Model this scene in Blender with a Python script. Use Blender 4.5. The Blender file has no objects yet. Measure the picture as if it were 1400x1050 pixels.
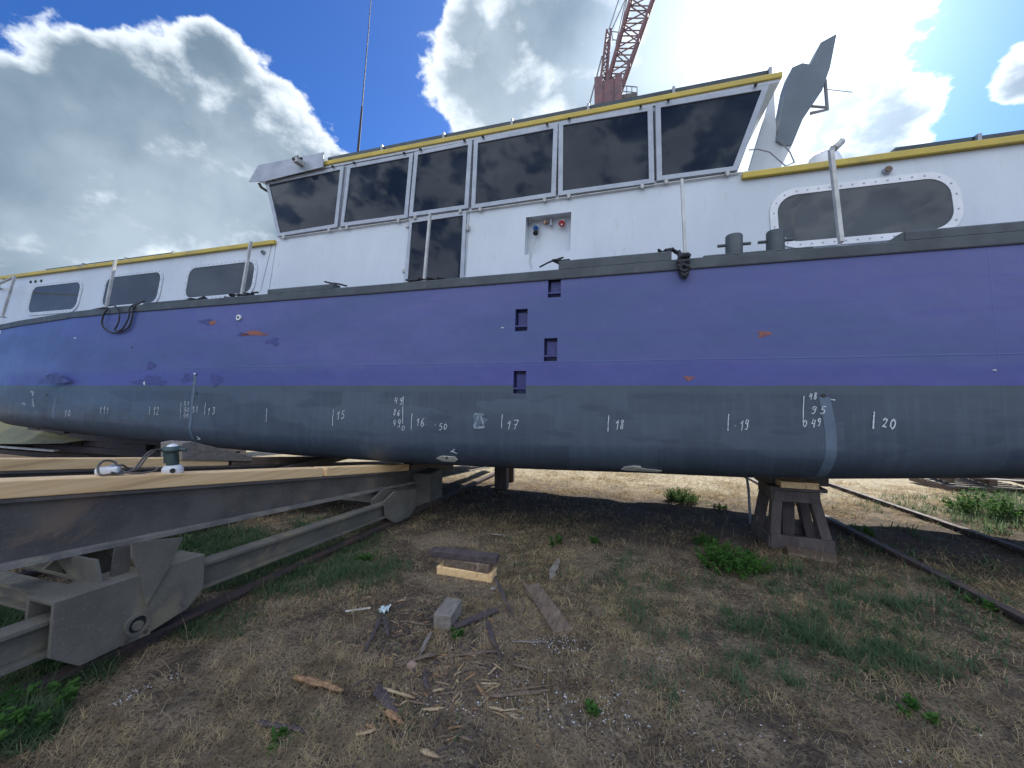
import bpy, bmesh, math, random
import numpy as np
from mathutils import Vector, Matrix
random.seed(7); RNG = np.random.default_rng(11)
S = bpy.context.scene
COL = S.collection
R = math.radians

# ------------------------------------------------------------------ camera
FPX, CX, CY = 526.0, 700.0, 527.0            # measured from the vanishing points of hull and rails
AY = math.atan2(526.0, 1821.0)               # the lens looks this far left of square-on to the hull
RX, RY = math.cos(AY), math.sin(AY)          # right vector
FX, FY = -math.sin(AY), math.cos(AY)         # forward vector
cam_d = bpy.data.cameras.new('camera'); cam = bpy.data.objects.new('camera', cam_d); COL.objects.link(cam)
cam_d.sensor_width = 36; cam_d.lens = 36*FPX/1400; cam_d.clip_start = 0.02; cam_d.clip_end = 3000
cam_d.shift_y = (CY-525)/1400.0
cam.location = (0, 0, 0); cam.rotation_euler = (R(90), 0, AY)
S.camera = cam
S.render.resolution_x, S.render.resolution_y = 1024, 768

def ray(px, py):
    r = (px-CX)/FPX; u = (CY-py)/FPX
    return Vector((RX*r+FX, RY*r+FY, u))
H0, SL = 1.25, 0.07
def at(px, py, Y0, lean=0.0):                 # point of the plane Y = Y0 + lean*z seen at a photo pixel
    d = ray(px, py); t = Y0/(d.y-lean*d.z); return d*t
def atX(px, py, X0):
    d = ray(px, py); return d*(X0/d.x)
def onground(px, py):
    d = ray(px, py); t = H0/(-d.z-SL*d.y); return d*t

# ------------------------------------------------------------------ light
SUNPX = (1085, 45)
sd = ray(*SUNPX).normalized()
sun_el = math.asin(sd.z); sun_az = math.atan2(sd.x, sd.y)
sun_d = bpy.data.lights.new('sun', 'SUN'); sun = bpy.data.objects.new('sun', sun_d); COL.objects.link(sun)
sun_d.energy = 5.0; sun_d.angle = R(0.5); sun_d.color = (1.0, 0.95, 0.86)
sun.rotation_euler = (-sd).to_track_quat('-Z', 'Y').to_euler(); sun.location = sd*50
S.view_settings.view_transform = 'Standard'; S.view_settings.look = 'None'
S.view_settings.gamma = 1; S.view_settings.exposure = 0.75

W = bpy.data.worlds.new('World'); S.world = W; W.use_nodes = True
nt = W.node_tree; nt.nodes.clear()
class NG:                                      # tiny node helper
    def __init__(s, t): s.t = t; s.n = t.nodes; s.l = t.links
    def new(s, typ, **kw):
        n = s.n.new(typ)
        for k, v in kw.items(): setattr(n, k, v)
        return n
    def lk(s, a, b):
        if isinstance(a, (int, float)): b.default_value = a
        elif isinstance(a, (tuple, list)):
            v = tuple(a)
            if len(v) == 3 and b.type == 'RGBA': v = v+(1,)
            b.default_value = v
        else: s.l.new(a, b)
    def math(s, op, a, b=None, c=None, clamp=False):
        n = s.new('ShaderNodeMath', operation=op, use_clamp=clamp); s.lk(a, n.inputs[0])
        if b is not None: s.lk(b, n.inputs[1])
        if c is not None: s.lk(c, n.inputs[2])
        return n.outputs[0]
    def vmath(s, op, a, b=None):
        n = s.new('ShaderNodeVectorMath', operation=op); s.lk(a, n.inputs[0])
        if b is not None: s.lk(b, n.inputs[1])
        return n.outputs['Value'] if op in ('DOT_PRODUCT', 'LENGTH', 'DISTANCE') else n.outputs[0]
    def mr(s, v, a, b, c=0.0, d=1.0, smooth=True):
        n = s.new('ShaderNodeMapRange', interpolation_type='SMOOTHSTEP' if smooth else 'LINEAR')
        s.lk(v, n.inputs[0]); s.lk(a, n.inputs[1]); s.lk(b, n.inputs[2]); s.lk(c, n.inputs[3]); s.lk(d, n.inputs[4])
        return n.outputs[0]
    def noise(s, vec, scale, detail=4, rough=0.5, dist=0.0, color=False):
        n = s.new('ShaderNodeTexNoise'); s.lk(vec, n.inputs['Vector']) if vec is not None else None
        n.inputs['Scale'].default_value = scale; n.inputs['Detail'].default_value = detail
        n.inputs['Roughness'].default_value = rough; n.inputs['Distortion'].default_value = dist
        return n.outputs['Color' if color else 'Fac']
    def mix(s, f, a, b, mode='MIX'):
        n = s.new('ShaderNodeMix', data_type='RGBA', blend_type=mode)
        s.lk(f, n.inputs[0]); s.lk(a, n.inputs[6]); s.lk(b, n.inputs[7]); return n.outputs[2]
    def mapping(s, v, scale=(1, 1, 1), loc=(0, 0, 0), rot=(0, 0, 0)):
        n = s.new('ShaderNodeMapping'); s.lk(v, n.inputs[0]); n.inputs[1].default_value = loc
        n.inputs[2].default_value = rot; n.inputs[3].default_value = scale; return n.outputs[0]
g = NG(nt)
tc = g.new('ShaderNodeTexCoord'); D = tc.outputs['Generated']
sky = g.new('ShaderNodeTexSky', sky_type='NISHITA', sun_disc=False, sun_elevation=sun_el, sun_rotation=sun_az)
sky.air_density = 1.0; sky.dust_density = 0.6; sky.ozone_density = 3.0
SKYS = 0.13
base = g.vmath('MULTIPLY', sky.outputs[0], (0.22*SKYS, 0.44*SKYS, 0.80*SKYS))
# clouds: directions on the sky with an angular radius, edges broken by 3-D noise
blobs = [(-60, 270, 9), (50, 225, 8), (160, 205, 8), (265, 180, 7.6), (330, 200, 8.5), (60, 310, 11), (200, 280, 11), (320, 280, 10),
         (395, 245, 6.5), (300, 90, 3.4), (150, 118, 4.0), (20, 140, 4.0), (470, 245, 3.2), (440, 290, 7),
         (690, 110, 9), (760, 55, 10), (700, 200, 7), (830, 150, 9), (955, 60, 9.5), (930, 200, 9), (1060, 60, 9), (1140, 20, 6.5),
         (1090, 180, 8), (1215, 175, 4.2), (1170, 230, 5), (1415, 95, 2.4), (645, 30, 3.5), (1060, -60, 11)]
acc = None
for (px, py, rad) in blobs:
    c = ray(px, py).normalized()
    dp = g.vmath('DOT_PRODUCT', D, tuple(c))
    # 1 at the centre, 0 at the radius, negative outside
    q = g.math('DIVIDE', g.math('SUBTRACT', dp, math.cos(R(rad))), 1-math.cos(R(rad)))
    q = g.math('MAXIMUM', q, -1.2)
    if acc is None: acc = q
    else:
        n = g.new('ShaderNodeMath', operation='SMOOTH_MAX'); g.lk(acc, n.inputs[0]); g.lk(q, n.inputs[1]); n.inputs[2].default_value = 0.35
        acc = n.outputs[0]
back = g.vmath('DOT_PRODUCT', D, tuple(Vector((0.15, -0.85, 0.6)).normalized()))
acc2 = g.math('MAXIMUM', acc, g.mr(back, 0.25, 0.6, -1.2, 0.10))  # unseen cloud bank added behind the camera as fill light
nD = g.mapping(D, scale=(1, 1, 1.5))
n1 = g.noise(nD, 4.2, 12, 0.58, 0.0)
n2 = g.noise(nD, 15.0, 12, 0.62, 0.15)
bil = g.math('ABSOLUTE', g.math('SUBTRACT', g.noise(nD, 9.0, 9, 0.55, 0.0), 0.5))
dens = g.math('ADD', acc2, g.math('MULTIPLY', g.math('SUBTRACT', n1, 0.5), 1.7))
dens = g.math('ADD', dens, g.math('MULTIPLY', g.math('SUBTRACT', n2, 0.5), 0.9))
dens = g.math('ADD', dens, g.math('MULTIPLY', g.math('SUBTRACT', 0.10, bil), 2.6))
alpha = g.mr(dens, -0.02, 0.30)
n3 = g.noise(g.mapping(D, scale=(1, 1, 1.6), loc=(3, 1, 0)), 3.6, 10, 0.50, 0.0)
thick = g.mr(g.math('ADD', dens, g.math('MULTIPLY', g.math('SUBTRACT', n3, 0.5), 1.3)), 0.10, 0.95)
sdot = g.vmath('DOT_PRODUCT', D, tuple(sd))
near = g.math('POWER', g.math('MAXIMUM', sdot, 0.0), 26.0)
glow = g.math('POWER', g.math('MAXIMUM', sdot, 0.0), 260.0)
wide = g.math('POWER', g.math('MAXIMUM', sdot, 0.0), 5.0)
soft = g.mr(g.noise(g.mapping(D, loc=(1, 5, 2)), 3.0, 7, 0.5), 0.35, 0.65)
cloud = g.mix(thick, (0.62, 0.68, 0.74), g.mix(soft, (0.125, 0.180, 0.240), (0.300, 0.370, 0.440)))
cloud = g.vmath('ADD', cloud, g.vmath('MULTIPLY', g.mix(thick, (0.55, 0.58, 0.60), (0.24, 0.32, 0.44)), g.mix(near, (0, 0, 0), (1, 1, 1))))
front = g.mr(back, -0.1, 0.7)
sz = g.new('ShaderNodeSeparateXYZ'); g.lk(D, sz.inputs[0])
cloud = g.mix(front, cloud, g.mix(g.mr(sz.outputs[2], 0.0, 0.7), (0.62, 0.68, 0.80), (1.30, 1.42, 1.60)))          # clouds added opposite the sun, bright to fill the shaded hull side
blue = g.vmath('ADD', base, g.vmath('MULTIPLY', (0.05, 0.035, 0.0), g.mix(wide, (0, 0, 0), (1, 1, 1))))
col = g.mix(alpha, blue, cloud)
glow2 = g.math('POWER', g.math('MAXIMUM', sdot, 0.0), 45.0)
col = g.vmath('ADD', col, g.vmath('MULTIPLY', (0.8, 0.85, 0.85), g.mix(glow, (0, 0, 0), (1, 1, 1))))
col = g.vmath('ADD', col, g.vmath('MULTIPLY', (0.26, 0.25, 0.22), g.mix(glow2, (0, 0, 0), (1, 1, 1))))
bg = g.new('ShaderNodeBackground'); g.lk(col, bg.inputs[0]); bg.inputs[1].default_value = 1.0
out = g.new('ShaderNodeOutputWorld'); g.lk(bg.outputs[0], out.inputs[0])
try: W.cycles.sampling_method = 'MANUAL'; W.cycles.sample_map_resolution = 1024
except Exception: pass

# ------------------------------------------------------------------ materials
def newmat(name):
    m = bpy.data.materials.new(name); m.use_nodes = True; m.node_tree.nodes.clear(); g = NG(m.node_tree)
    b = g.new('ShaderNodeBsdfPrincipled'); o = g.new('ShaderNodeOutputMaterial'); g.lk(b.outputs[0], o.inputs[0])
    t = g.new('ShaderNodeTexCoord'); return m, g, b, t.outputs['Object']
def bump(g, b, h, dist=0.01, strength=0.6):
    n = g.new('ShaderNodeBump'); n.inputs['Distance'].default_value = dist; n.inputs['Strength'].default_value = strength
    g.lk(h, n.inputs['Height']); g.lk(n.outputs[0], b.inputs['Normal'])
def simple(name, c1, c2=None, rough=0.6, metal=0.0, scale=6, stretch=(1, 1, 1), bd=0.0, detail=6, c3=None, spec=None, fine=None, speck=None):
    m, g, b, o = newmat(name); c2 = c2 or tuple(x*0.75 for x in c1)
    v = g.mapping(o, scale=stretch)
    n = g.noise(v, scale, detail, 0.6)
    c = g.mix(g.mr(n, 0.35, 0.65), c1, c2)
    if c3: c = g.mix(g.mr(g.noise(v, scale*0.37, 8, 0.7, 0.6), 0.56, 0.66), c, c3)
    if speck:                                                        # dust specks, scratches and rust freckles
        c = g.mix(g.mr(g.noise(o, 95, 5, 0.7), 0.56, 0.70, 0, 0.75), c, speck)
        c = g.mix(g.mr(g.noise(g.mapping(o, scale=(3, 3, 22), rot=(0.2, 0.1, 0)), 5, 8, 0.75), 0.60, 0.70, 0, 0.5), c, speck)
        c = g.mix(g.mr(g.noise(o, 11, 9, 0.75, 0.8), 0.60, 0.68, 0, 0.7), c, tuple(q*0.45 for q in c1))
    g.lk(c, b.inputs['Base Color'])
    g.lk(g.mr(g.noise(v, scale*2.3, 4), 0.3, 0.7, max(0, rough-0.08), min(1, rough+0.08)), b.inputs['Roughness'])
    b.inputs['Metallic'].default_value = metal
    if spec is not None: b.inputs['Specular IOR Level'].default_value = spec
    if bd: bump(g, b, g.noise(v, (fine or scale*5), 8, 0.65), bd)
    return m
M = {}
M['white'] = simple('white_paint', (0.53, 0.57, 0.60), (0.47, 0.515, 0.545), 0.42, scale=1.7, stretch=(1, 1, 0.35), bd=0.002, fine=3)
_m = M['white']; _g = NG(_m.node_tree); _b = [n for n in _m.node_tree.nodes if n.type == 'BSDF_PRINCIPLED'][0]; _o = [n for n in _m.node_tree.nodes if n.type == 'TEX_COORD'][0].outputs['Object']
_s = _b.inputs['Base Color'].links[0].from_socket                     # rain streaks and old grime
_c = _g.mix(_g.mr(_g.noise(_g.mapping(_o, scale=(14, 14, 0.7)), 2.0, 6, 0.65), 0.56, 0.78, 0, 0.5), _s, (0.34, 0.35, 0.34))
_c = _g.mix(_g.mr(_g.noise(_o, 6, 9, 0.72, 0.7), 0.62, 0.72, 0, 0.45), _c, (0.36, 0.36, 0.33)); _g.lk(_c, _b.inputs['Base Color'])
M['alu'] = simple('aluminium_frame', (0.33, 0.36, 0.40), (0.27, 0.30, 0.34), 0.42, 0.15, 5)
M['trim'] = simple('light_trim', (0.50, 0.50, 0.47), (0.36, 0.36, 0.34), 0.45, 0, 9)
M['yellow'] = simple('yellow_paint', (0.56, 0.42, 0.06), (0.46, 0.35, 0.07), 0.5, 0, 3, c3=(0.36, 0.28, 0.09))
M['deckgrey'] = simple('grey_deck_paint', (0.070, 0.085, 0.092), (0.048, 0.060, 0.068), 0.6, 0, 3.5, bd=0.004, c3=(0.10, 0.11, 0.11))
M['panel'] = simple('solar_panel', (0.018, 0.028, 0.035), (0.03, 0.045, 0.05), 0.25, 0.1, 4)
M['black'] = simple('black_rubber', (0.012, 0.013, 0.015), (0.02, 0.02, 0.022), 0.6, 0, 20)
M['rope'] = simple('dark_rope', (0.02, 0.022, 0.03), (0.05, 0.05, 0.055), 0.9, 0, 80, bd=0.004)
M['timber'] = simple('fresh_timber', (0.88, 0.62, 0.33), (0.78, 0.51, 0.24), 0.7, 0, 7, (6, 0.10, 6), bd=0.002, c3=(0.60, 0.38, 0.18), fine=10)
M['oldtimber'] = simple('weathered_timber', (0.19, 0.135, 0.095), (0.11, 0.078, 0.058), 0.85, 0, 7, (6, 0.8, 6), bd=0.006, c3=(0.27, 0.21, 0.15), fine=16)
M['greytimber'] = simple('grey_timber', (0.24, 0.21, 0.18), (0.16, 0.14, 0.12), 0.9, 0, 9, (4, 1.5, 4), bd=0.006, fine=20)
M['darktimber'] = simple('dark_timber', (0.055, 0.042, 0.045), (0.095, 0.075, 0.07), 0.85, 0, 9, (3, 1, 3), bd=0.008, fine=20)
M['darkcrib'] = simple('dark_crib_timber', (0.075, 0.058, 0.055), (0.11, 0.09, 0.08), 0.85, 0, 5, (2, 2, 0.6), bd=0.006, c3=(0.13, 0.11, 0.09))
M['splint'] = simple('split_wood', (0.40, 0.24, 0.12), (0.17, 0.095, 0.05), 0.85, 0, 34, bd=0.012, c3=(0.07, 0.05, 0.038))
M['chip'] = simple('pale_chip', (0.42, 0.32, 0.19), (0.26, 0.18, 0.10), 0.85, 0, 22, bd=0.004)
M['girder'] = simple('dark_girder_steel', (0.118, 0.106, 0.094), (0.070, 0.064, 0.060), 0.72, 0.0, 3, (1, 1, 1.6), bd=0.004, c3=(0.17, 0.125, 0.09), fine=40, speck=(0.21, 0.18, 0.15))
M['dusty'] = simple('dusty_flange', (0.26, 0.235, 0.20), (0.15, 0.14, 0.13), 0.85, 0.0, 6, c3=(0.34, 0.31, 0.22), speck=(0.4, 0.37, 0.3), bd=.004)
M['bogie'] = simple('dusty_olive_steel', (0.150, 0.138, 0.112), (0.105, 0.098, 0.082), 0.8, 0.0, 4, bd=0.003, c3=(0.20, 0.17, 0.115), fine=60, speck=(0.24, 0.22, 0.17))
M['rust'] = simple('rusty_steel', (0.085, 0.055, 0.045), (0.045, 0.035, 0.033), 0.8, 0.0, 9, bd=0.006, c3=(0.13, 0.075, 0.05))
M['fairing'] = simple('blue_grey_panel', (0.12, 0.155, 0.185), (0.09, 0.12, 0.145), 0.45, 0, 2)
M['crane'] = simple('red_crane_paint', (0.20, 0.10, 0.10), (0.14, 0.085, 0.10), 0.7, 0, 2)
M['cranegrey'] = simple('grey_crane_steel', (0.22, 0.22, 0.24), (0.15, 0.15, 0.17), 0.6, 0, 2)
M['chalk'] = simple('white_chalk', (0.62, 0.65, 0.66), (0.36, 0.40, 0.42), 0.9, 0, 60)
M['chalkfaint'] = simple('faint_chalk', (0.30, 0.34, 0.37), (0.13, 0.17, 0.20), 0.9, 0, 30)
M['primer'] = simple('light_primer', (0.095, 0.13, 0.17), (0.078, 0.11, 0.148), 0.6, 0, 6)
M['anode'] = simple('pale_metal', (0.58, 0.56, 0.48), (0.42, 0.42, 0.37), 0.6, 0, 8)
M['orange'] = simple('orange_primer', (0.28, 0.10, 0.055), (0.16, 0.07, 0.09), 0.7, 0, 14)
M['bluepatch'] = simple('dark_blue_touch_up', (0.048, 0.052, 0.19), (0.034, 0.038, 0.15), 0.5, 0, 12)
M['navy'] = simple('navy_step', (0.024, 0.028, 0.10), (0.05, 0.058, 0.19), 0.5, 0, 9)
M['blueplug'] = simple('blue_plastic', (0.02, 0.10, 0.32), (0.02, 0.08, 0.25), 0.4)
M['redplug'] = simple('red_plastic', (0.42, 0.03, 0.03), (0.32, 0.03, 0.03), 0.4)
M['brass'] = simple('brass_valve', (0.45, 0.25, 0.18), (0.35, 0.2, 0.12), 0.35, 0.7)
M['whiteplastic'] = simple('white_plastic', (0.68, 0.69, 0.70), (0.6, 0.61, 0.62), 0.4)
M['green'] = simple('green_grey_plastic', (0.045, 0.075, 0.07), (0.03, 0.05, 0.05), 0.45)
M['olivehull'] = simple('olive_yellow_paint', (0.24, 0.21, 0.07), (0.16, 0.15, 0.06), 0.5, 0, 2)
M['stone'] = simple('pinkish_stone', (0.33, 0.22, 0.17), (0.25, 0.17, 0.13), 0.9, 0, 20, bd=0.005)
M['whitechip'] = simple('white_paint_flake', (0.62, 0.63, 0.63), (0.34, 0.35, 0.35), 0.8, 0, 90)
M['bluefilm'] = simple('pale_blue_film', (0.45, 0.58, 0.60), (0.6, 0.68, 0.68), 0.5, 0, 50)
M['straw'] = simple('dry_straw', (0.58, 0.46, 0.27), (0.24, 0.18, 0.11), 0.9, 0, 9, spec=.1, c3=(0.36, 0.28, 0.17))
M['blade'] = simple('green_blade', (0.070, 0.135, 0.060), (0.135, 0.185, 0.100), 0.8, 0, 9, spec=.1, c3=(0.19, 0.20, 0.11))
M['leaf'] = simple('bright_leaf', (0.055, 0.15, 0.032), (0.105, 0.21, 0.050), 0.8, 0, 8, spec=.1)
for k in ('blade', 'leaf', 'straw'):
    m = M[k]; b = [n for n in m.node_tree.nodes if n.type == 'BSDF_PRINCIPLED'][0]
    gg = NG(m.node_tree); tr = gg.new('ShaderNodeBsdfTranslucent'); mx = gg.new('ShaderNodeMixShader'); mx.inputs[0].default_value = 0.5
    src = b.inputs['Base Color'].links[0].from_socket; gg.lk(src, tr.inputs[0])
    gg.lk(b.outputs[0], mx.inputs[1]); gg.lk(tr.outputs[0], mx.inputs[2])
    o = [n for n in m.node_tree.nodes if n.type == 'OUTPUT_MATERIAL'][0]; gg.lk(mx.outputs[0], o.inputs[0])
# tinted window glass
def glass(name, c, interior_and_reflection):
    m, g, b, o = newmat(name)
    n = g.noise(g.mapping(o, scale=(0.9, 1, 1.4), rot=(0, 0.5, 0)), 1.3, 3, 0.5)
    g.lk(g.mix(g.mr(n, 0.35, 0.7), c, interior_and_reflection), b.inputs['Base Color'])  # vague interior and reflections painted into the pane colour
    b.inputs['Roughness'].default_value = 0.03; b.inputs['IOR'].default_value = 1.24
    return m
M['glass'] = glass('tinted_glass', (0.012, 0.018, 0.030), (0.034, 0.042, 0.052))
M['glass2'] = glass('grey_porthole_glass', (0.070, 0.078, 0.082), (0.10, 0.11, 0.115))
# hull paint: violet blue over slate grey with roller patches, laps and seams
def hull_material():
    m, g, b, o = newmat('hull_paint'); o = g.mapping(o, loc=(-2.5, 5.62, -0.87))
    sp = g.new('ShaderNodeSeparateXYZ'); g.lk(o, sp.inputs[0]); z = sp.outputs[2]; x = sp.outputs[0]
    wob = g.noise(g.mapping(o, scale=(0.8, 0, 3)), 2.0, 3)
    edge = g.math('ADD', z, g.math('MULTIPLY', g.math('SUBTRACT', wob, 0.5), 0.02))
    big = g.noise(g.mapping(o, scale=(0.35, 0.3, 1.1)), 1.6, 5, 0.55)
    blue = g.mix(g.mr(big, 0.34, 0.66), (0.086, 0.096, 0.250), (0.066, 0.092, 0.215))
    lap = g.noise(g.mapping(o, scale=(0.55, 1, 7)), 2.2, 6, 0.6)
    blue = g.mix(g.mr(lap, 0.52, 0.62, 0, 0.25), blue, (0.075, 0.060, 0.26))
    # second coat near the waterline
    low = g.mr(g.math('ADD', z, g.math('MULTIPLY', g.math('SUBTRACT', g.noise(g.mapping(o, scale=(0.5, 0, 1)), 1.3, 6, 0.6), 0.5), 0.30)), 0.15, 0.235, 0.5, 0)
    blue = g.mix(low, blue, (0.056, 0.058, 0.245))
    # grey: voronoi patches with square corners and vertical roller streaks
    vo = g.new('ShaderNodeTexVoronoi', distance='CHEBYCHEV'); vo.inputs['Scale'].default_value = 1.0; vo.inputs['Randomness'].default_value = 0.9
    g.lk(g.mapping(o, scale=(1.5, 0.01, 4.2)), vo.inputs['Vector'])
    pv = g.new('ShaderNodeSeparateColor'); g.lk(vo.outputs['Color'], pv.inputs[0])
    grey = g.mix(g.mr(pv.outputs[0], 0.3, 0.75, 0.0, 1.0), (0.048, 0.064, 0.088), (0.062, 0.081, 0.110))
    grey = g.mix(g.mr(g.noise(g.mapping(o, scale=(9, 1, 0.5)), 2.2, 5, 0.6), 0.45, 0.7, 0, 0.35), grey, (0.080, 0.106, 0.138))
    grey = g.mix(g.mr(g.noise(g.mapping(o, scale=(0.9, 1, 5), loc=(5, 0, 2)), 1.7, 5, 0.6), 0.56, 0.62, 0, 0.5), grey, (0.040, 0.055, 0.084))
    band = g.mr(z, -0.075, -0.06, 0, 0.7)
    grey = g.mix(band, grey, (0.062, 0.084, 0.100))
    c = g.mix(g.mr(edge, -0.003, 0.003), grey, blue)
    # grime specks
    sp2 = g.noise(o, 28, 6, 0.75)
    c = g.mix(g.mr(sp2, 0.70, 0.76, 0, 0.5), c, (0.16, 0.17, 0.2))
    g.lk(c, b.inputs['Base Color'])
    g.lk(g.mr(big, 0.3, 0.7, 0.36, 0.50), b.inputs['Roughness'])
    b.inputs['Specular IOR Level'].default_value = 0.35
    # plate waviness + weld seams
    h = g.math('MULTIPLY', g.noise(g.mapping(o, scale=(1, 1, 0.8)), 2.0, 3), 1.0)
    zz = g.math('ABSOLUTE', g.math('SUBTRACT', z, g.math('ADD', 0.215, g.math('MULTIPLY', wob, 0.02))))
    seam = g.mr(zz, 0.0, 0.008, 0.05, 0)
    xx = g.math('PINGPONG', g.math('ADD', x, 0.4), 1.5)
    seam2 = g.mr(xx, 0.0, 0.010, 0.05, 0)
    h = g.math('ADD', h, g.math('MAXIMUM', seam, seam2))
    h = g.math('ADD', h, g.math('MULTIPLY', g.noise(o, 70, 3), 0.02))
    bump(g, b, h, 0.045, 0.6)
    return m
M['hull'] = hull_material()
def ground_material():
    m, g, b, o = newmat('yard_soil')
    n1 = g.noise(o, 2.2, 9, 0.66, 0.5); n2 = g.noise(o, 14, 10, 0.7, 0.6); n3 = g.noise(o, 70, 8, 0.7)
    c = g.mix(g.mr(n1, 0.42, 0.58), (0.245, 0.190, 0.128), (0.100, 0.077, 0.057))
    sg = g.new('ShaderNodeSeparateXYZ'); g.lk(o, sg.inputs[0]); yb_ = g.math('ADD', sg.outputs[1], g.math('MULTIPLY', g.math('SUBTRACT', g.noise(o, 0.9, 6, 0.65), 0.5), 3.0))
    hull_shade = g.math('MULTIPLY', g.mr(yb_, 3.2, 4.3), g.mr(yb_, 6.6, 5.6))
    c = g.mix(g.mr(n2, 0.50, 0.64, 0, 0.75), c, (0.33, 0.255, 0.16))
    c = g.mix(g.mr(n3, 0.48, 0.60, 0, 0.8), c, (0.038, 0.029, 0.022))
    c = g.mix(g.math('MULTIPLY', hull_shade, 0.7), c, (0.055, 0.043, 0.036))          # bare soil strip, the shade under the hull painted into its colour
    far = g.mr(sg.outputs[1], 6.2, 7.5); c = g.mix(g.math('MULTIPLY', far, g.mr(n2, 0.35, 0.6, 0.25, 0.9)), c, (0.42, 0.36, 0.24))  # sunlit look of the ground beyond the boat put into the soil colour
    c = g.mix(g.mr(g.noise(o, 160, 4, 0.6), 0.66, 0.72, 0, 0.8), c, (0.34, 0.31, 0.26))
    g.lk(c, b.inputs['Base Color']); b.inputs['Roughness'].default_value = 0.95; b.inputs['Specular IOR Level'].default_value = 0.15
    h = g.math('ADD', g.math('MULTIPLY', n2, 0.8), g.math('MULTIPLY', n3, 0.5)); bump(g, b, h, 0.03, 0.9)
    return m
M['soil'] = ground_material()

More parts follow.
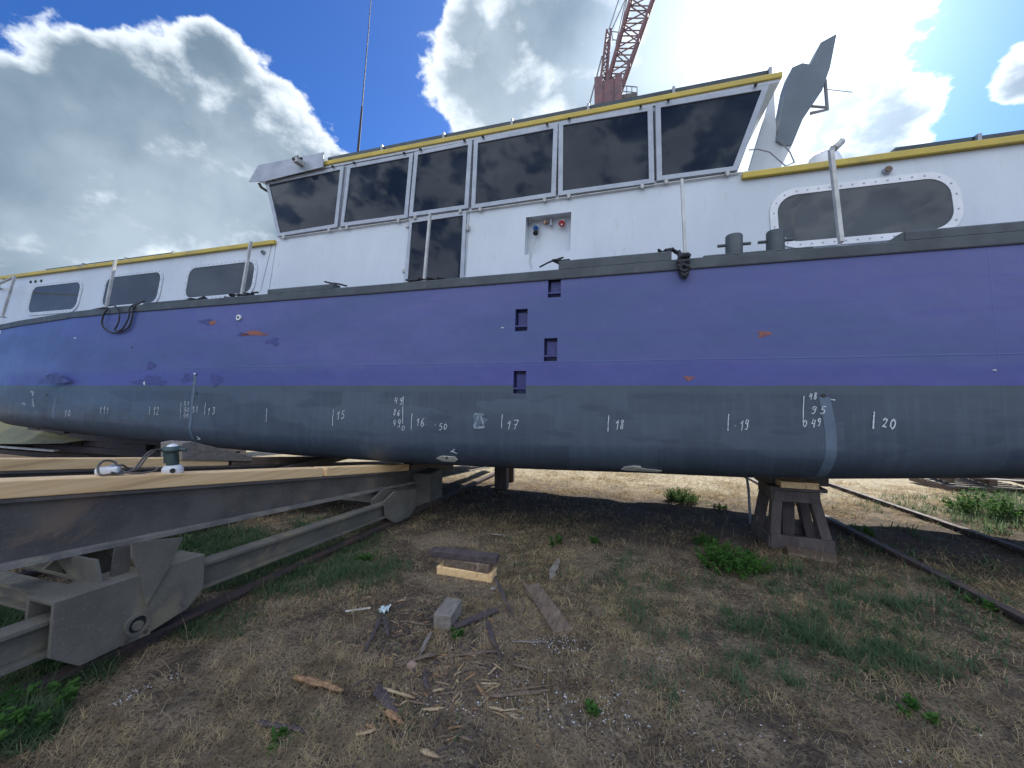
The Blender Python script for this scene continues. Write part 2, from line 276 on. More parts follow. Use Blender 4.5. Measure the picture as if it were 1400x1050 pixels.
# ------------------------------------------------------------------ mesh helpers
class MB:
    def __init__(s): s.v = []; s.f = []; s.mi = []
    def add(s, vs, fs, mi=0):
        k = len(s.v); s.v += [tuple(v) for v in vs]; s.f += [tuple(i+k for i in f) for f in fs]; s.mi += [mi]*len(fs)
    def hexa(s, c, mi=0):                       # 8 corners: bottom loop then top loop
        s.add(c, [(0, 3, 2, 1), (4, 5, 6, 7), (0, 1, 5, 4), (1, 2, 6, 5), (2, 3, 7, 6), (3, 0, 4, 7)], mi)
    def box(s, x0, x1, y0, y1, z0, z1, mi=0):
        s.hexa([(x0, y0, z0), (x1, y0, z0), (x1, y1, z0), (x0, y1, z0), (x0, y0, z1), (x1, y0, z1), (x1, y1, z1), (x0, y1, z1)], mi)
    def bar(s, p, q, w, h, mi=0, up=(0, 0, 1), w2=None, h2=None):
        p, q = Vector(p), Vector(q); d = (q-p).normalized(); u = Vector(up)
        if abs(d.dot(u)) > 0.98: u = Vector((1, 0, 0))
        a = d.cross(u).normalized(); b_ = a.cross(d).normalized(); w2 = w if w2 is None else w2; h2 = h if h2 is None else h2
        c = [p-a*w/2-b_*h/2, p+a*w/2-b_*h/2, p+a*w/2+b_*h/2, p-a*w/2+b_*h/2, q-a*w2/2-b_*h2/2, q+a*w2/2-b_*h2/2, q+a*w2/2+b_*h2/2, q-a*w2/2+b_*h2/2]
        s.hexa(c, mi)
    def tube(s, pts, r, n=8, mi=0, cap=True):
        pts = [Vector(p) for p in pts]; rs = r if isinstance(r, (list, tuple)) else [r]*len(pts); k = len(s.v); a = None
        for i, p in enumerate(pts):
            t = (pts[min(i+1, len(pts)-1)]-pts[max(i-1, 0)]); t = t.normalized() if t.length > 1e-9 else Vector((0, 0, 1))
            if a is None:
                a = t.cross(Vector((0, 0, 1)))
                if a.length < 0.1: a = t.cross(Vector((1, 0, 0)))
            a = (a-t*a.dot(t)).normalized(); b_ = t.cross(a)
            for j in range(n):
                an = 2*math.pi*j/n; s.v.append(tuple(p+(a*math.cos(an)+b_*math.sin(an))*rs[i]))
        for i in range(len(pts)-1):
            for j in range(n):
                s.f.append((k+i*n+j, k+i*n+(j+1) % n, k+(i+1)*n+(j+1) % n, k+(i+1)*n+j)); s.mi.append(mi)
        if cap:
            s.f.append(tuple(k+j for j in range(n))[::-1]); s.mi.append(mi)
            s.f.append(tuple(k+(len(pts)-1)*n+j for j in range(n))); s.mi.append(mi)
    def prism(s, poly, off, mi=0):             # closed polygon (3-D pts) extruded by vector
        n = len(poly); off = Vector(off); vs = [Vector(p) for p in poly]+[Vector(p)+off for p in poly]
        s.add(vs, [tuple(range(n))[::-1], tuple(range(n, 2*n))]+[(i, (i+1) % n, n+(i+1) % n, n+i) for i in range(n)], mi)
    def ring(s, outer, inner, off, mi=0):      # frame: outer & inner loops, extruded
        n = len(outer); off = Vector(off)
        vs = [Vector(p) for p in outer]+[Vector(p) for p in inner]+[Vector(p)+off for p in outer]+[Vector(p)+off for p in inner]
        fs = []
        for i in range(n):
            j = (i+1) % n
            fs += [(i, j, n+j, n+i), (2*n+i, 3*n+i, 3*n+j, 2*n+j), (i, 2*n+i, 2*n+j, j), (n+i, n+j, 3*n+j, 3*n+i)]
        s.add(vs, fs, mi)
    def build(s, name, mat, parent=None, loc=None, smooth=False, bevel=0.0, props=None):
        me = bpy.data.meshes.new(name)
        off = Vector(loc) if loc is not None else (parent['_loc'] and Vector(parent['_loc']) if parent is not None and '_loc' in parent else Vector((0, 0, 0)))
        me.from_pydata([tuple(Vector(v)-off) for v in s.v], [], s.f)
        mats = mat if isinstance(mat, (list, tuple)) else [mat]
        for mm in mats: me.materials.append(mm if not isinstance(mm, str) else M[mm])
        me.polygons.foreach_set('material_index', s.mi)
        me.update()
        bm = bmesh.new(); bm.from_mesh(me)
        bmesh.ops.recalc_face_normals(bm, faces=bm.faces); bm.to_mesh(me); bm.free()
        if smooth:
            me.polygons.foreach_set('use_smooth', [True]*len(me.polygons))
            try: me.set_sharp_from_angle(angle=R(40))
            except Exception: pass
        o = bpy.data.objects.new(name, me); COL.objects.link(o)
        if parent is not None:
            o.parent = parent
            if loc is not None: o.location = Vector(loc)-Vector(abs_loc(parent))
            o['_loc'] = tuple(loc) if loc is not None else tuple(abs_loc(parent))
        else:
            if loc is not None: o.location = loc
            o['_loc'] = tuple(off)
        if bevel:
            md = o.modifiers.new('bevel', 'BEVEL'); md.width = bevel; md.segments = 2; md.limit_method = 'ANGLE'; md.angle_limit = R(35)
        return o
def abs_loc(o): return Vector(o['_loc']) if '_loc' in o else Vector((0, 0, 0))
def tag(o, label=None, cat=None, group=None, kind=None):
    if label: o['label'] = label
    if cat: o['category'] = cat
    if group: o['group'] = group
    if kind: o['kind'] = kind
    return o
def thing(name, loc, label, cat, group=None):
    o = bpy.data.objects.new(name, None); COL.objects.link(o); o.location = loc; o['_loc'] = tuple(loc); o.empty_display_size = 0.2
    return tag(o, label, cat, group)

# ------------------------------------------------------------------ ground
def hash2(ix, iy):
    h = np.sin(ix*127.1+iy*311.7)*43758.5453; return h-np.floor(h)
def vnoise(x, y):
    ix, iy = np.floor(x), np.floor(y); fx, fy = x-ix, y-iy; fx = fx*fx*(3-2*fx); fy = fy*fy*(3-2*fy)
    return (hash2(ix, iy)*(1-fx)+hash2(ix+1, iy)*fx)*(1-fy)+(hash2(ix, iy+1)*(1-fx)+hash2(ix+1, iy+1)*fx)*fy
def gz(x, y):
    x = np.asarray(x, float); y = np.asarray(y, float)
    b = -(H0+SL*np.clip(y, -6, 26))
    b = b+0.030*(vnoise(x*1.3, y*1.3)-0.5)+0.022*(vnoise(x*4, y*4+7)-0.5)+0.012*(vnoise(x*13+3, y*13)-0.5)
    return b
def gzf(x, y): return float(gz(x, y))
def spaced(lo, a, b, hi, step):
    fine = np.arange(a, b, step); l = []; v = a; st = step
    while v > lo: st *= 1.35; v -= st; l.append(max(v, lo))
    h = []; v = fine[-1]; st = step
    while v < hi: st *= 1.35; v += st; h.append(min(v, hi))
    return np.array(l[::-1]+list(fine)+h)
xs = spaced(-400, -6.5, 7.5, 400, 0.045); ys = spaced(-60, 0.3, 8.5, 700, 0.045)
XX, YY = np.meshgrid(xs, ys); ZZ = gz(XX, YY)
V = np.stack([XX.ravel(), YY.ravel(), ZZ.ravel()], 1); nx, ny = len(xs), len(ys)
idx = np.arange(nx*ny).reshape(ny, nx)
F = np.stack([idx[:-1, :-1].ravel(), idx[:-1, 1:].ravel(), idx[1:, 1:].ravel(), idx[1:, :-1].ravel()], 1)
def npmesh(name, V, F, mat, smooth=False, mi=None, mats=None):
    me = bpy.data.meshes.new(name); k = F.shape[1]
    me.vertices.add(len(V)); me.vertices.foreach_set('co', V.astype(np.float32).ravel())
    me.loops.add(F.size); me.loops.foreach_set('vertex_index', F.astype(np.int32).ravel())
    me.polygons.add(len(F)); me.polygons.foreach_set('loop_start', np.arange(0, F.size, k, dtype=np.int32))
    for mm in (mats or [mat]): me.materials.append(M[mm])
    if mi is not None: me.polygons.foreach_set('material_index', mi.astype(np.int32))
    if smooth: me.polygons.foreach_set('use_smooth', np.ones(len(F), bool))
    me.update(calc_edges=True); me.validate()
    o = bpy.data.objects.new(name, me); COL.objects.link(o); return o
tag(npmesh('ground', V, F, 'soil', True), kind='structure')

# ------------------------------------------------------------------ the boat
YH, LH = 3.62, 0.10                       # near hull side: Y = YH + LH*z
YCEN = 5.62
boat = thing('boat', (-2.5, YCEN, -0.87), 'violet-blue and slate-grey river boat with white wheelhouse and yellow roof edges, propped up', 'boat')
_dx = [-16.2, -15.4, -14.0, -12.2, -10.1, -9.1, -8.1, -7.0, 7.0, 9.0, 10.0]
_dy = [1.98, 1.55, 1.05, 0.68, 0.33, 0.20, 0.07, 0.0, 0.0, 0.15, 0.4]
def inset(X): return float(np.interp(X, _dx, _dy))
zb_px = [(0, 583), (100, 594), (200, 604), (300, 613), (400, 623), (560, 634), (700, 641), (900, 648), (1000, 653), (1100, 656), (1400, 655)]
_bx, _bz = [], []
for px, py in zb_px:
    p = at(px, py, 3.80+(0.3 if px == 0 else 0)); _bx.append(p.x); _bz.append(p.z)
def zbot(X): return float(np.interp(X, [-16.2, -12.5]+_bx+[8, 10], [0.3, -0.35]+_bz+[-0.62, -0.4]))
RB = 0.30
SHEER = 1.045
def hullY(X, z):
    zb = zbot(X); zc = zb+RB; y = YH+LH*max(z, zc)+inset(X)
    if z < zc:
        c = max(0.0, 1-((zc-z)/RB)**2); y += RB*(1-math.sqrt(c))
    return y
# step recesses cut through the hull side (px boxes)
rec_px = [(749, 767, 378.5, 407), (704, 721.5, 422, 453), (743.5, 762, 462, 494), (701.5, 719.5, 507, 538)]
recs = []
for a, b_, t, bt in rec_px:
    p, q = at(a, bt, YH, LH), at(b_, t, YH, LH); recs.append((p.x, q.x, p.z, q.z))
Xs = set(np.round(np.concatenate([np.arange(-16.2, -9.9, 0.15), np.arange(-9.9, 10.01, 0.3)]), 4).tolist())
for r_ in recs: Xs |= {r_[0], r_[1]}
Xs = sorted(Xs)
zlev = sorted({SHEER, 0.0, -0.25}|{v for r_ in recs for v in r_[2:]}, reverse=True)
NA = 9
def section(X):
    zb = zbot(X); zc = zb+RB; pts = []
    for z in zlev: pts.append((YH+LH*z+inset(X), max(z, zc+0.001*(zlev.index(z) == 99))))
    for k in range(NA+1):
        a = math.pi/2*k/NA; pts.append((YH+LH*zc+inset(X)+RB*(1-math.cos(a)), zc-RB*math.sin(a)))
    pts.append((YCEN, zb-0.01)); return pts
hm = MB(); secs = [section(X) for X in Xs]; ns = len(secs[0])
for X, sc in zip(Xs, secs):
    far = 2*YCEN+0.0
    for y, z in sc: hm.v.append((X, min(y, YCEN), z))
for i in range(len(Xs)-1):
    xm = (Xs[i]+Xs[i+1])/2
    for j in range(ns-1):
        if j < len(zlev)-1:
            zm = (zlev[j]+zlev[j+1])/2
            if any(a < xm < b_ and c < zm < d for a, b_, c, d in recs): continue
        hm.f.append((i*ns+j, (i+1)*ns+j, (i+1)*ns+j+1, i*ns+j+1)); hm.mi.append(0)
k0 = len(hm.v)                              # far side, tapering a little towards the stern
for X, sc in zip(Xs, secs):
    tp = float(np.interp(X, [-4, 6], [0.35, 1.05]))
    for y, z in sc: hm.v.append((X, 2*YCEN-min(y+tp, YCEN), z))
for i in range(len(Xs)-1):
    for j in range(ns-1):
        hm.f.append((k0+i*ns+j, k0+i*ns+j+1, k0+(i+1)*ns+j+1, k0+(i+1)*ns+j)); hm.mi.append(0)
for i in range(len(Xs)-1):                  # deck
    hm.f.append((i*ns, k0+i*ns, k0+(i+1)*ns, (i+1)*ns)); hm.mi.append(0)
e = len(Xs)-1
hm.f.append(tuple(e*ns+j for j in range(ns))+tuple(k0+e*ns+j for j in range(ns-1, -1, -1))); hm.mi.append(0)
hull = hm.build('hull', 'hull', boat, smooth=True); hull['label'] = 'violet-blue hull side over slate-grey bottom paint'
for (x0, x1, z0, z1) in recs:               # recess boxes with a step bar
    D_ = 0.085; m = MB(); f = lambda z: YH+LH*z
    a = [(x0, f(z0), z0), (x1, f(z0), z0), (x1, f(z1), z1), (x0, f(z1), z1)]
    b_ = [(x0+.004, f(z0)+D_, z0+.004), (x1-.004, f(z0)+D_, z0+.004), (x1-.004, f(z1)+D_, z1-.004), (x0+.004, f(z1)+D_, z1-.004)]
    m.add(a+b_, [(4, 5, 6, 7), (0, 1, 5, 4), (1, 2, 6, 5), (2, 3, 7, 6), (3, 0, 4, 7)])
    st = m.build('step_recess', 'navy', boat)
    zz = z0+(z1-z0)*0.22; m = MB()
    m.box(x0+.002, x1-.002, f(zz)+.004, f(zz)+.05, zz-.006, zz+.010)
    m.box(x0+.022, x1-.006, f(zz)+.055, f(zz)+.068, zz+.012, z1-.035); m.build('step_bar', 'bluepatch', st)

# gunwale: grey band with a rounded top along the sheer
def gunw(x0, x1, zt, y_out=-0.012, y_in=0.13, zlo=SHEER-0.004):
    m = MB(); n = max(2, int((x1-x0)/0.3)); k = 0
    for i in range(n+1):
        X = x0+(x1-x0)*i/n; yo = YH+LH*zlo+inset(X); 
        m.v += [(X, yo+y_out, zlo), (X, yo+y_out, zt-.012), (X, yo+y_out+.012, zt), (X, yo+y_in, zt), (X, yo+y_in, zlo)]
    for i in range(n):
        for j in range(5):
            a = i*5+j; b_ = i*5+(j+1) % 5; m.f.append((a, b_, b_+5, a+5)); m.mi.append(0)
    m.f += [tuple(range(5)), tuple(n*5+j for j in range(5))]; m.mi += [0, 0]
    return m
PX = lambda px, z=1.1: at(px, CY-0.0-1e-6, YH+LH*z).x          # X of a photo column on the gunwale
def colX(px, Y): d = ray(px, 500); return d.x*Y/d.y
gunw(-15.9, 9.6, 1.130).build('gunwale', 'deckgrey', boat, smooth=True)
for a, b_, zt in [(764, 918, 1.212), (367, 457, 1.185), (197, 254, 1.150)]:
    gunw(colX(a, 3.73), colX(b_, 3.73), zt, -0.016, 0.10, 1.128).build('raised_rail', 'deckgrey', boat, smooth=True)
m = gunw(colX(1236, 3.73), 9.4, 1.20, -0.016, 0.10, 1.128)
xa = colX(1212, 3.73); m.prism([(xa, 3.721, 1.128), (colX(1237, 3.73), 3.721, 1.128), (colX(1237, 3.73), 3.721, 1.199)], (0, 0.1, 0))
m.build('raised_rail', 'deckgrey', boat)
# thin dark rubbing line below the gunwale
m = MB()
n = 60
for i in range(n):
    X0, X1 = -15.8+25.0*i/n, -15.8+25.0*(i+1)/n
    y0, y1 = YH+LH*SHEER+inset(X0)-.014, YH+LH*SHEER+inset(X1)-.014
    m.hexa([(X0, y0, SHEER-.014), (X1, y1, SHEER-.014), (X1, y1+.02, SHEER-.014), (X0, y0+.02, SHEER-.014), (X0, y0, SHEER-.005), (X1, y1, SHEER-.005), (X1, y1+.02, SHEER-.005), (X0, y0+.02, SHEER-.005)])
m.build('rubbing_line', 'black', boat)
# keel bar and bilge runner in brown timber under the hull bottom
m = MB()
for i in range(24):
    X0, X1 = -1.2+0.45*i, -1.2+0.45*(i+1)
    m.bar((X0, 4.02, zbot(X0)-.018), (X1, 4.02, zbot(X1)-.018), .10, .03)
m.build('bilge_runner', 'oldtimber', boat)

# ---- superstructure. near wall plane Y = YW + LW*z
YW, LW = 4.05, 0.16
wp = lambda px, py, off=0.0: at(px, py, YW-off, LW)
def wy(z, off=0.0): return YW+LW*z-off
def mir(p): return Vector((p[0], 2*YCEN-p[1], p[2]))
xA = at(8, 380, YW, LW).x; zc1 = (wp(200, 358).z+wp(50, 380).z)/2
xB = wp(378, 332).x; xC = wp(1018, 243).x
ZCAB = 2.03; ZWB = 2.17; ZWT = 3.10
# forward cabin
def cabin(x0, x1, z0, z1, rake0=0.0, rake1=0.0):
    m = MB()
    a = Vector((x0, wy(z0), z0)); b_ = Vector((x1, wy(z0), z0)); c = Vector((x1+rake1, wy(z1), z1)); d = Vector((x0+rake0, wy(z1), z1))
    m.add([a, b_, c, d, mir(a), mir(b_), mir(c), mir(d)], [(0, 1, 2, 3), (5, 4, 7, 6), (1, 5, 6, 2), (4, 0, 3, 7), (3, 2, 6, 7)]); return m
fc = cabin(xA-0.05, xB-.01, 0.95, ZCAB, rake0=-.02).build('forward_cabin', 'white', boat)
ac = cabin(xC+0.05, 9.0, 0.95, ZCAB+.04).build('aft_cabin', 'white', boat)
# wheelhouse lower wall with the shore-power recess
x0w, x1w = xB, xC+.05
b0, b1 = wp(717, 348.5), wp(781, 289.5)
m = MB(); gx = [x0w, b0.x, b1.x, x1w]; gzs = [0.95, b0.z, b1.z, ZWB]
for i in range(3):
    for j in range(3):
        if i == 1 and j == 1: continue
        m.add([(gx[i], wy(gzs[j]), gzs[j]), (gx[i+1], wy(gzs[j]), gzs[j]), (gx[i+1], wy(gzs[j+1]), gzs[j+1]), (gx[i], wy(gzs[j+1]), gzs[j+1])], [(0, 1, 2, 3)])
A = [Vector((x, wy(z), z)) for x in (x0w, x1w) for z in (0.95, ZWB)]
m.add([A[0], A[1], mir(A[0]), mir(A[1])], [(0, 1, 3, 2)]); m.add([A[2], A[3], mir(A[2]), mir(A[3])], [(0, 1, 3, 2)])
m.add([mir(A[0]), mir(A[1]), mir(A[3]), mir(A[2])], [(0, 1, 2, 3)])
wh = m.build('wheelhouse_wall', 'white', boat)
# recess with sockets
m = MB(); dp = 0.13
a = [(b0.x, wy(b0.z), b0.z), (b1.x, wy(b0.z), b0.z), (b1.x, wy(b1.z), b1.z), (b0.x, wy(b1.z), b1.z)]
q = [(x, y+dp, z) for x, y, z in a]
m.add(a+q, [(4, 5, 6, 7), (0, 1, 5, 4), (1, 2, 6, 5), (2, 3, 7, 6), (3, 0, 4, 7)])
rc = m.build('socket_recess', 'white', boat)
def cyl(p, q, r, name, mat, parent, n=16, r2=None):
    m = MB(); m.tube([p, q], [r, r if r2 is None else r2], n); return m.build(name, mat, parent, smooth=True)
def rp(px, py, back=0.0): return at(px, py, YW+dp-back, LW)
m = MB(); p = rp(733.5, 313, .03)
m.tube([p+Vector((0, .03, .035)), p+Vector((0, -.03, .0))], [.030, .026], 14, 1); m.tube([p+Vector((0, -.03, 0)), p+Vector((0, -.05, -.012))], .030, 14, 0)
m.tube([p+Vector((0, -.035, -.05)), p+Vector((0, -.055, -.075))], .030, 14, 2)
m.build('blue_socket', ['blueplug', 'whiteplastic', 'black'], rc, smooth=True)
m = MB(); p = rp(769, 308, .03)
m.tube([p+Vector((0, .03, .05)), p+Vector((0, -.03, .01))], [.034, .032], 14, 1); m.tube([p+Vector((0, -.03, .01)), p+Vector((0, -.055, -.004))], .035, 14, 0); m.tube([p+Vector((0, -.056, -.012)), p+Vector((0, -.062, -.016))], .012, 8, 1)
m.build('red_socket', ['redplug', 'whiteplastic'], rc, smooth=True)
m = MB(); p = rp(751, 303, .05)
m.tube([p+Vector((-.06, .05, .0)), p+Vector((.02, 0, 0))], .011, 10, 0); m.tube([p+Vector((-.055, 0, -.02)), p+Vector((-.055, 0, .02))], .014, 10, 0)
m.tube([p+Vector((.02, .05, .03)), p+Vector((.02, 0, .03)), p+Vector((.02, -.01, -.04))], .014, 10, 1); m.tube([p+Vector((.02, 0, -.03)), p+Vector((.02, 0, -.05))], .022, 12, 1)
m.build('water_valve', ['brass', 'alu'], rc, smooth=True)
m = MB(); p = rp(723, 302, .07); m.tube([p+Vector((0, .03, .01)), p+Vector((0, -.02, -.01))], .022, 14, 0); m.tube([p+Vector((0, -.021, -.01)), p+Vector((0, -.024, -.011))], .012, 12, 1)
m.build('recess_lamp', ['alu', 'black'], rc, smooth=True)
m = MB(); cc = [rp(733, 328, .05), rp(729, 337, .08), wp(726, 347, .02), wp(724, 356, .01), wp(727, 366, .01)]; m.tube(cc, .004, 6); m.build('dangling_wire', 'trim', rc)

# upper window band (trapezoid, raked at both ends) + roof
uB0, uT0 = wp(381, 323), wp(361, 250); uB1, uT1 = wp(1008, 233), wp(1052, 118)
uB0.z = uB1.z = ZWB
m = MB()
pl = [(uB0.x, wy(ZWB), ZWB), (uB1.x, wy(ZWB), ZWB), (uT1.x, wy(ZWT), ZWT), (uT0.x, wy(ZWT), ZWT)]
mr_ = [tuple(mir(p)) for p in pl]
m.add(pl+mr_, [(0, 1, 2, 3), (7, 6, 5, 4), (1, 5, 6, 2), (4, 0, 3, 7), (3, 2, 6, 7), (0, 4, 5, 1)])
band = m.build('window_band', 'alu', boat)
def inset_quad(q, d):
    c = sum((Vector(p) for p in q), Vector())/4; out = []
    for i, p in enumerate(q):
        p = Vector(p); a = (Vector(q[(i+1) % 4])-p).normalized(); b_ = (Vector(q[i-1])-p).normalized()
        out.append(p+(a+b_)*d)
    return out
wins = [[(370, 254), (467, 234), (459, 308), (385, 320)], [(481, 232), (561, 217), (554, 295), (472, 306)], [(573, 214), (641, 200.5), (636, 282), (566, 292)],
        [(654.5, 198), (757, 178.5), (754, 265.5), (651, 281)], [(770.5, 174), (885, 155), (887, 247), (770, 263)], [(903, 150), (1040, 126.5), (1001, 230), (905, 242.5)]]
for w in wins:
    gl = [wp(*p, 0.0) for p in w]
    outer = inset_quad(gl, -0.055); m = MB(); nrm = Vector((0, -1, LW)).normalized()
    m.ring([p+nrm*.004 for p in outer], [p+nrm*.004 for p in gl], nrm*.028)
    fr = m.build('window', 'alu', boat, bevel=.004)
    m = MB(); m.prism([p+nrm*.006 for p in inset_quad(gl, -.004)], nrm*.012); m.build('pane', 'glass', fr)
    for k in (0.12, 0.88):                                          # top cushions and bottom catches
        p = outer[0].lerp(outer[1], k)+nrm*.035; mm = MB(); mm.tube([p+Vector((0, 0, .012)), p+nrm*.03+Vector((0, 0, -.01))], .014, 8); mm.build('cushion', 'black', fr)
        p = outer[3].lerp(outer[2], k)+nrm*.035; mm = MB(); mm.box(p.x-.014, p.x+.014, p.y-.02, p.y+.01, p.z-.05, p.z-.005); mm.box(p.x-.022, p.x+.022, p.y-.012, p.y+.008, p.z-.03, p.z-.018); mm.build('catch', 'trim', fr)
# dark joints between the window frames
for (a, b_, c, d) in [(475.5, 231, 465, 312), (566.5, 213, 560, 297), (648, 197, 643.5, 285), (763.5, 175, 762, 268), (894, 151, 896, 248)]:
    p, q = wp(a, b_+2), wp(c, d-2); m = MB(); m.bar(p+Vector((0, -.004, 0)), q+Vector((0, -.004, 0)), .014, .012, up=(0, 1, 0)); m.build('mullion_seal', 'black', boat)
# drip rail under the windows
m = MB(); p, q = wp(383, 325.5, .02), wp(1014, 236, .02); m.tube([p, q], .008, 8); m.build('drip_rail', 'trim', boat)
# door: frame, glass
dq = [(561.5, 301), (639, 289.5), (635, 380), (553, 392)]
nrm = Vector((0, -1, LW)).normalized()
dg = [wp(564.5, 306), wp(634, 296), wp(629.5, 384), wp(558, 394)]
do = [wp(*p) for p in dq]
m = MB(); m.ring([p+nrm*.004 for p in do], [p+nrm*.004 for p in dg], nrm*.022); dr = m.build('door', 'alu', boat, bevel=.003)
m = MB(); m.prism([p+nrm*.004 for p in inset_quad(dg, -.003)], nrm*.008); m.build('pane', 'glass', dr)
m = MB(); p = wp(641, 313)+nrm*.03; m.box(p.x-.012, p.x+.012, p.y-.02, p.y+.02, p.z-.035, p.z+.035); m.build('handle', 'trim', dr)
for py in (310, 371):
    p = wp(558.5 if py == 310 else 553.5, py)+nrm*.02; mm = MB(); mm.box(p.x-.02, p.x+.02, p.y-.01, p.y+.02, p.z-.018, p.z+.018); mm.build('hinge', 'trim', dr)
# panel seams on the white wall
for a, b_ in [((642, 290), (636, 376)), ((372, 333), (356, 398))]:
    p, q = wp(*a, .003), wp(*b_, .003); m = MB(); m.bar(p, q, .007, .004, up=(0, 1, 0)); m.build('panel_seam', 'alu', boat)
# yellow roof edges
def edge(p, q, h, depth=0.06, name='roof_edge', mat='yellow', out=0.05):
    m = MB(); p = Vector(p); q = Vector(q)
    m.hexa([p+Vector((0, -out, -h)), q+Vector((0, -out, -h)), q+Vector((0, depth, -h)), p+Vector((0, depth, -h)), p+Vector((0, -out, 0)), q+Vector((0, -out, 0)), q+Vector((0, depth, 0)), p+Vector((0, depth, 0))])
    o = m.build(name, mat, boat, bevel=.008); return o
ZR = 3.19
# wheelhouse roof slab (white underside, yellow edge)
xr0, xr1 = wp(352, 250).x, wp(1068, 105).x
m = MB(); m.box(xr0+.02, xr1-.02, wy(ZR)-.03, 2*YCEN-wy(ZR)+.03, ZWT, ZR-.012); m.build('wheelhouse_roof', 'white', boat)
edge((xr0, wy(ZR), ZR), (xr1, wy(ZR), ZR), .058)
m = MB(); yy0, yy1 = wy(ZR), 2*YCEN-wy(ZR); m.box(xr0-.03, xr0+.01, yy0-.04, yy1, ZR-.06, ZR+.001); m.build('roof_edge', 'yellow', boat, bevel=.01)
edge((xA-.08, wy(2.06), 2.085), (xB+.0, wy(2.06), 2.085), .060)
edge((xC-.03, wy(2.1), 2.135), (8.9, wy(2.1), 2.135), .062)
m = MB(); m.box(xA, xB, wy(2)+.02, 2*YCEN-wy(2), ZCAB, 2.07); m.build('cabin_roof', 'white', boat)
m = MB(); m.box(xC+.1, 8.8, wy(2)+.03, 2*YCEN-wy(2), ZCAB+.04, 2.11); m.build('cabin_roof', 'white', boat)
# solar panels on the roofs with small clips
def panels(px0, px1, n, z, Y, tilt=.0, h=.035):
    x0, x1 = colX(px0, Y), colX(px1, Y)
    for i in range(n):
        a = x0+(x1-x0)*i/n+.012; b_ = x0+(x1-x0)*(i+1)/n-.012
        m = MB(); m.hexa([(a, Y, z), (b_, Y, z), (b_, Y+1.0, z+.06), (a, Y+1.0, z+.06), (a, Y, z+h), (b_, Y, z+h), (b_, Y+1.0, z+.06+h), (a, Y+1.0, z+.06+h)])
        sp_ = m.build('solar_panel', 'panel', boat)
        m = MB(); m.box(b_-.002, b_+.026, Y-.03, Y+.05, z-.03, z+h+.008); m.build('clip', 'alu', sp_)
panels(447, 1052, 6, 3.215, 4.56, h=.05)
panels(62, 238, 3, 2.10, 4.42, h=.04)
panels(1222, 1600, 3, 2.165, 4.42, h=.045)
# visor plate at the roof front, with a small camera
vq = [(340, 248.6), (353, 225.7), (442.5, 208), (441.5, 228), (363, 247.5)]
m = MB(); m.prism([at(px, py, 4.15, .10) for px, py in vq], (0, .012, 0)); vs = m.build('visor_plate', 'alu', boat)
m = MB(); p = at(413, 223, 4.13, .1)
m.box(p.x-.055, p.x+.02, p.y-.11, p.y+.02, p.z-.035, p.z+.03); m.tube([p+Vector((-.035, -.11, 0)), p+Vector((-.035, -.125, 0))], .022, 12, 1)
m.box(p.x-.052, p.x+.03, p.y-.09, p.y-.02, p.z+.031, p.z+.055, 1); m.build('camera', ['trim', 'black'], vs)
m = MB(); m.tube([at(354, 250, 4.46), at(357, 256, 4.5), at(363, 260, 4.62), (at(363, 260, 4.62)+Vector((0, .8, 0)))], .02, 8); m.build('gutter', 'girder', boat, smooth=True)

# rounded windows with screwed frames
def rrect(x0, x1, z0, z1, r, n=7):
    pts = []
    for cx, cz, a0 in ((x1-r, z1-r, 0), (x0+r, z1-r, 90), (x0+r, z0+r, 180), (x1-r, z0+r, 270)):
        for k in range(n+1):
            a = R(a0+90*k/n); pts.append((cx+r*math.cos(a), cz+r*math.sin(a)))
    return pts
def porthole(l, r_, t, bt, rad, fw, gm='glass2', fm='white', screws=True, sm='alu', slant=0.0):
    # l,r px columns, z range
    to3 = lambda q, off: Vector((q[0]+slant*(q[1]-bt), wy(q[1], off), q[1]))
    inn = rrect(l, r_, bt, t, rad); outp = rrect(l-fw, r_+fw, bt-fw, t+fw, rad+fw)
    m = MB(); m.ring([to3(q, .002) for q in outp], [to3(q, .002) for q in inn], nrm*.012)
    if screws:
        mid = rrect(l-fw*.5, r_+fw*.5, bt-fw*.5, t+fw*.5, rad+fw*.5, 3); L = []
        for i in range(len(mid)):
            a, b_ = Vector(mid[i]), Vector(mid[(i+1) % len(mid)]); d = (b_-a).length; k = max(1, int(d/.085))
            for j in range(k): L.append(a.lerp(b_, j/k))
        for q in L:
            p = to3(q, .0)+nrm*.014; m.tube([p, p+nrm*.005], .007, 6, 1)
    fr = m.build('cabin_window', [fm, sm], boat)
    m = MB(); m.prism([to3(q, 0) for q in inn], nrm*.008); m.build('pane', gm, fr); return fr
for (a, b_, t, bt) in [(42, 109, 391, 425), (143, 219, 378, 416), (256, 348, 364.5, 403.5)]:
    p, q = wp(a, (t+bt)/2+2), wp(b_, (t+bt)/2-2); zt = (wp(a, t+3).z+wp(b_, t-1).z)/2; zb_ = (wp(a, bt+2).z+wp(b_, bt-5).z)/2
    porthole(p.x+.02, q.x-.02, zt+.03, zb_-.02, .13, .055)
p, q = wp(1063, 300), wp(1300, 270)
porthole(p.x, q.x, wp(1180, 256).z, wp(1180, 323).z, .17, .065, fm='whiteplastic')
m = MB()
for px in (42.5, 49, 57): 
    p = wp(px, 385.5 if px < 45 else (385 if px < 52 else 384), .0); m.tube([p+nrm*.002, p+nrm*.012], .026, 12)
m.build('vent_hole', 'black', boat)
p = wp(361, 345.5); m = MB(); m.tube([p, p+nrm*.03], .032, 14, 1); m.tube([p+nrm*.03, p+nrm*.036], .024, 14, 0); m.build('side_lamp', ['green', 'alu'], boat, smooth=True)
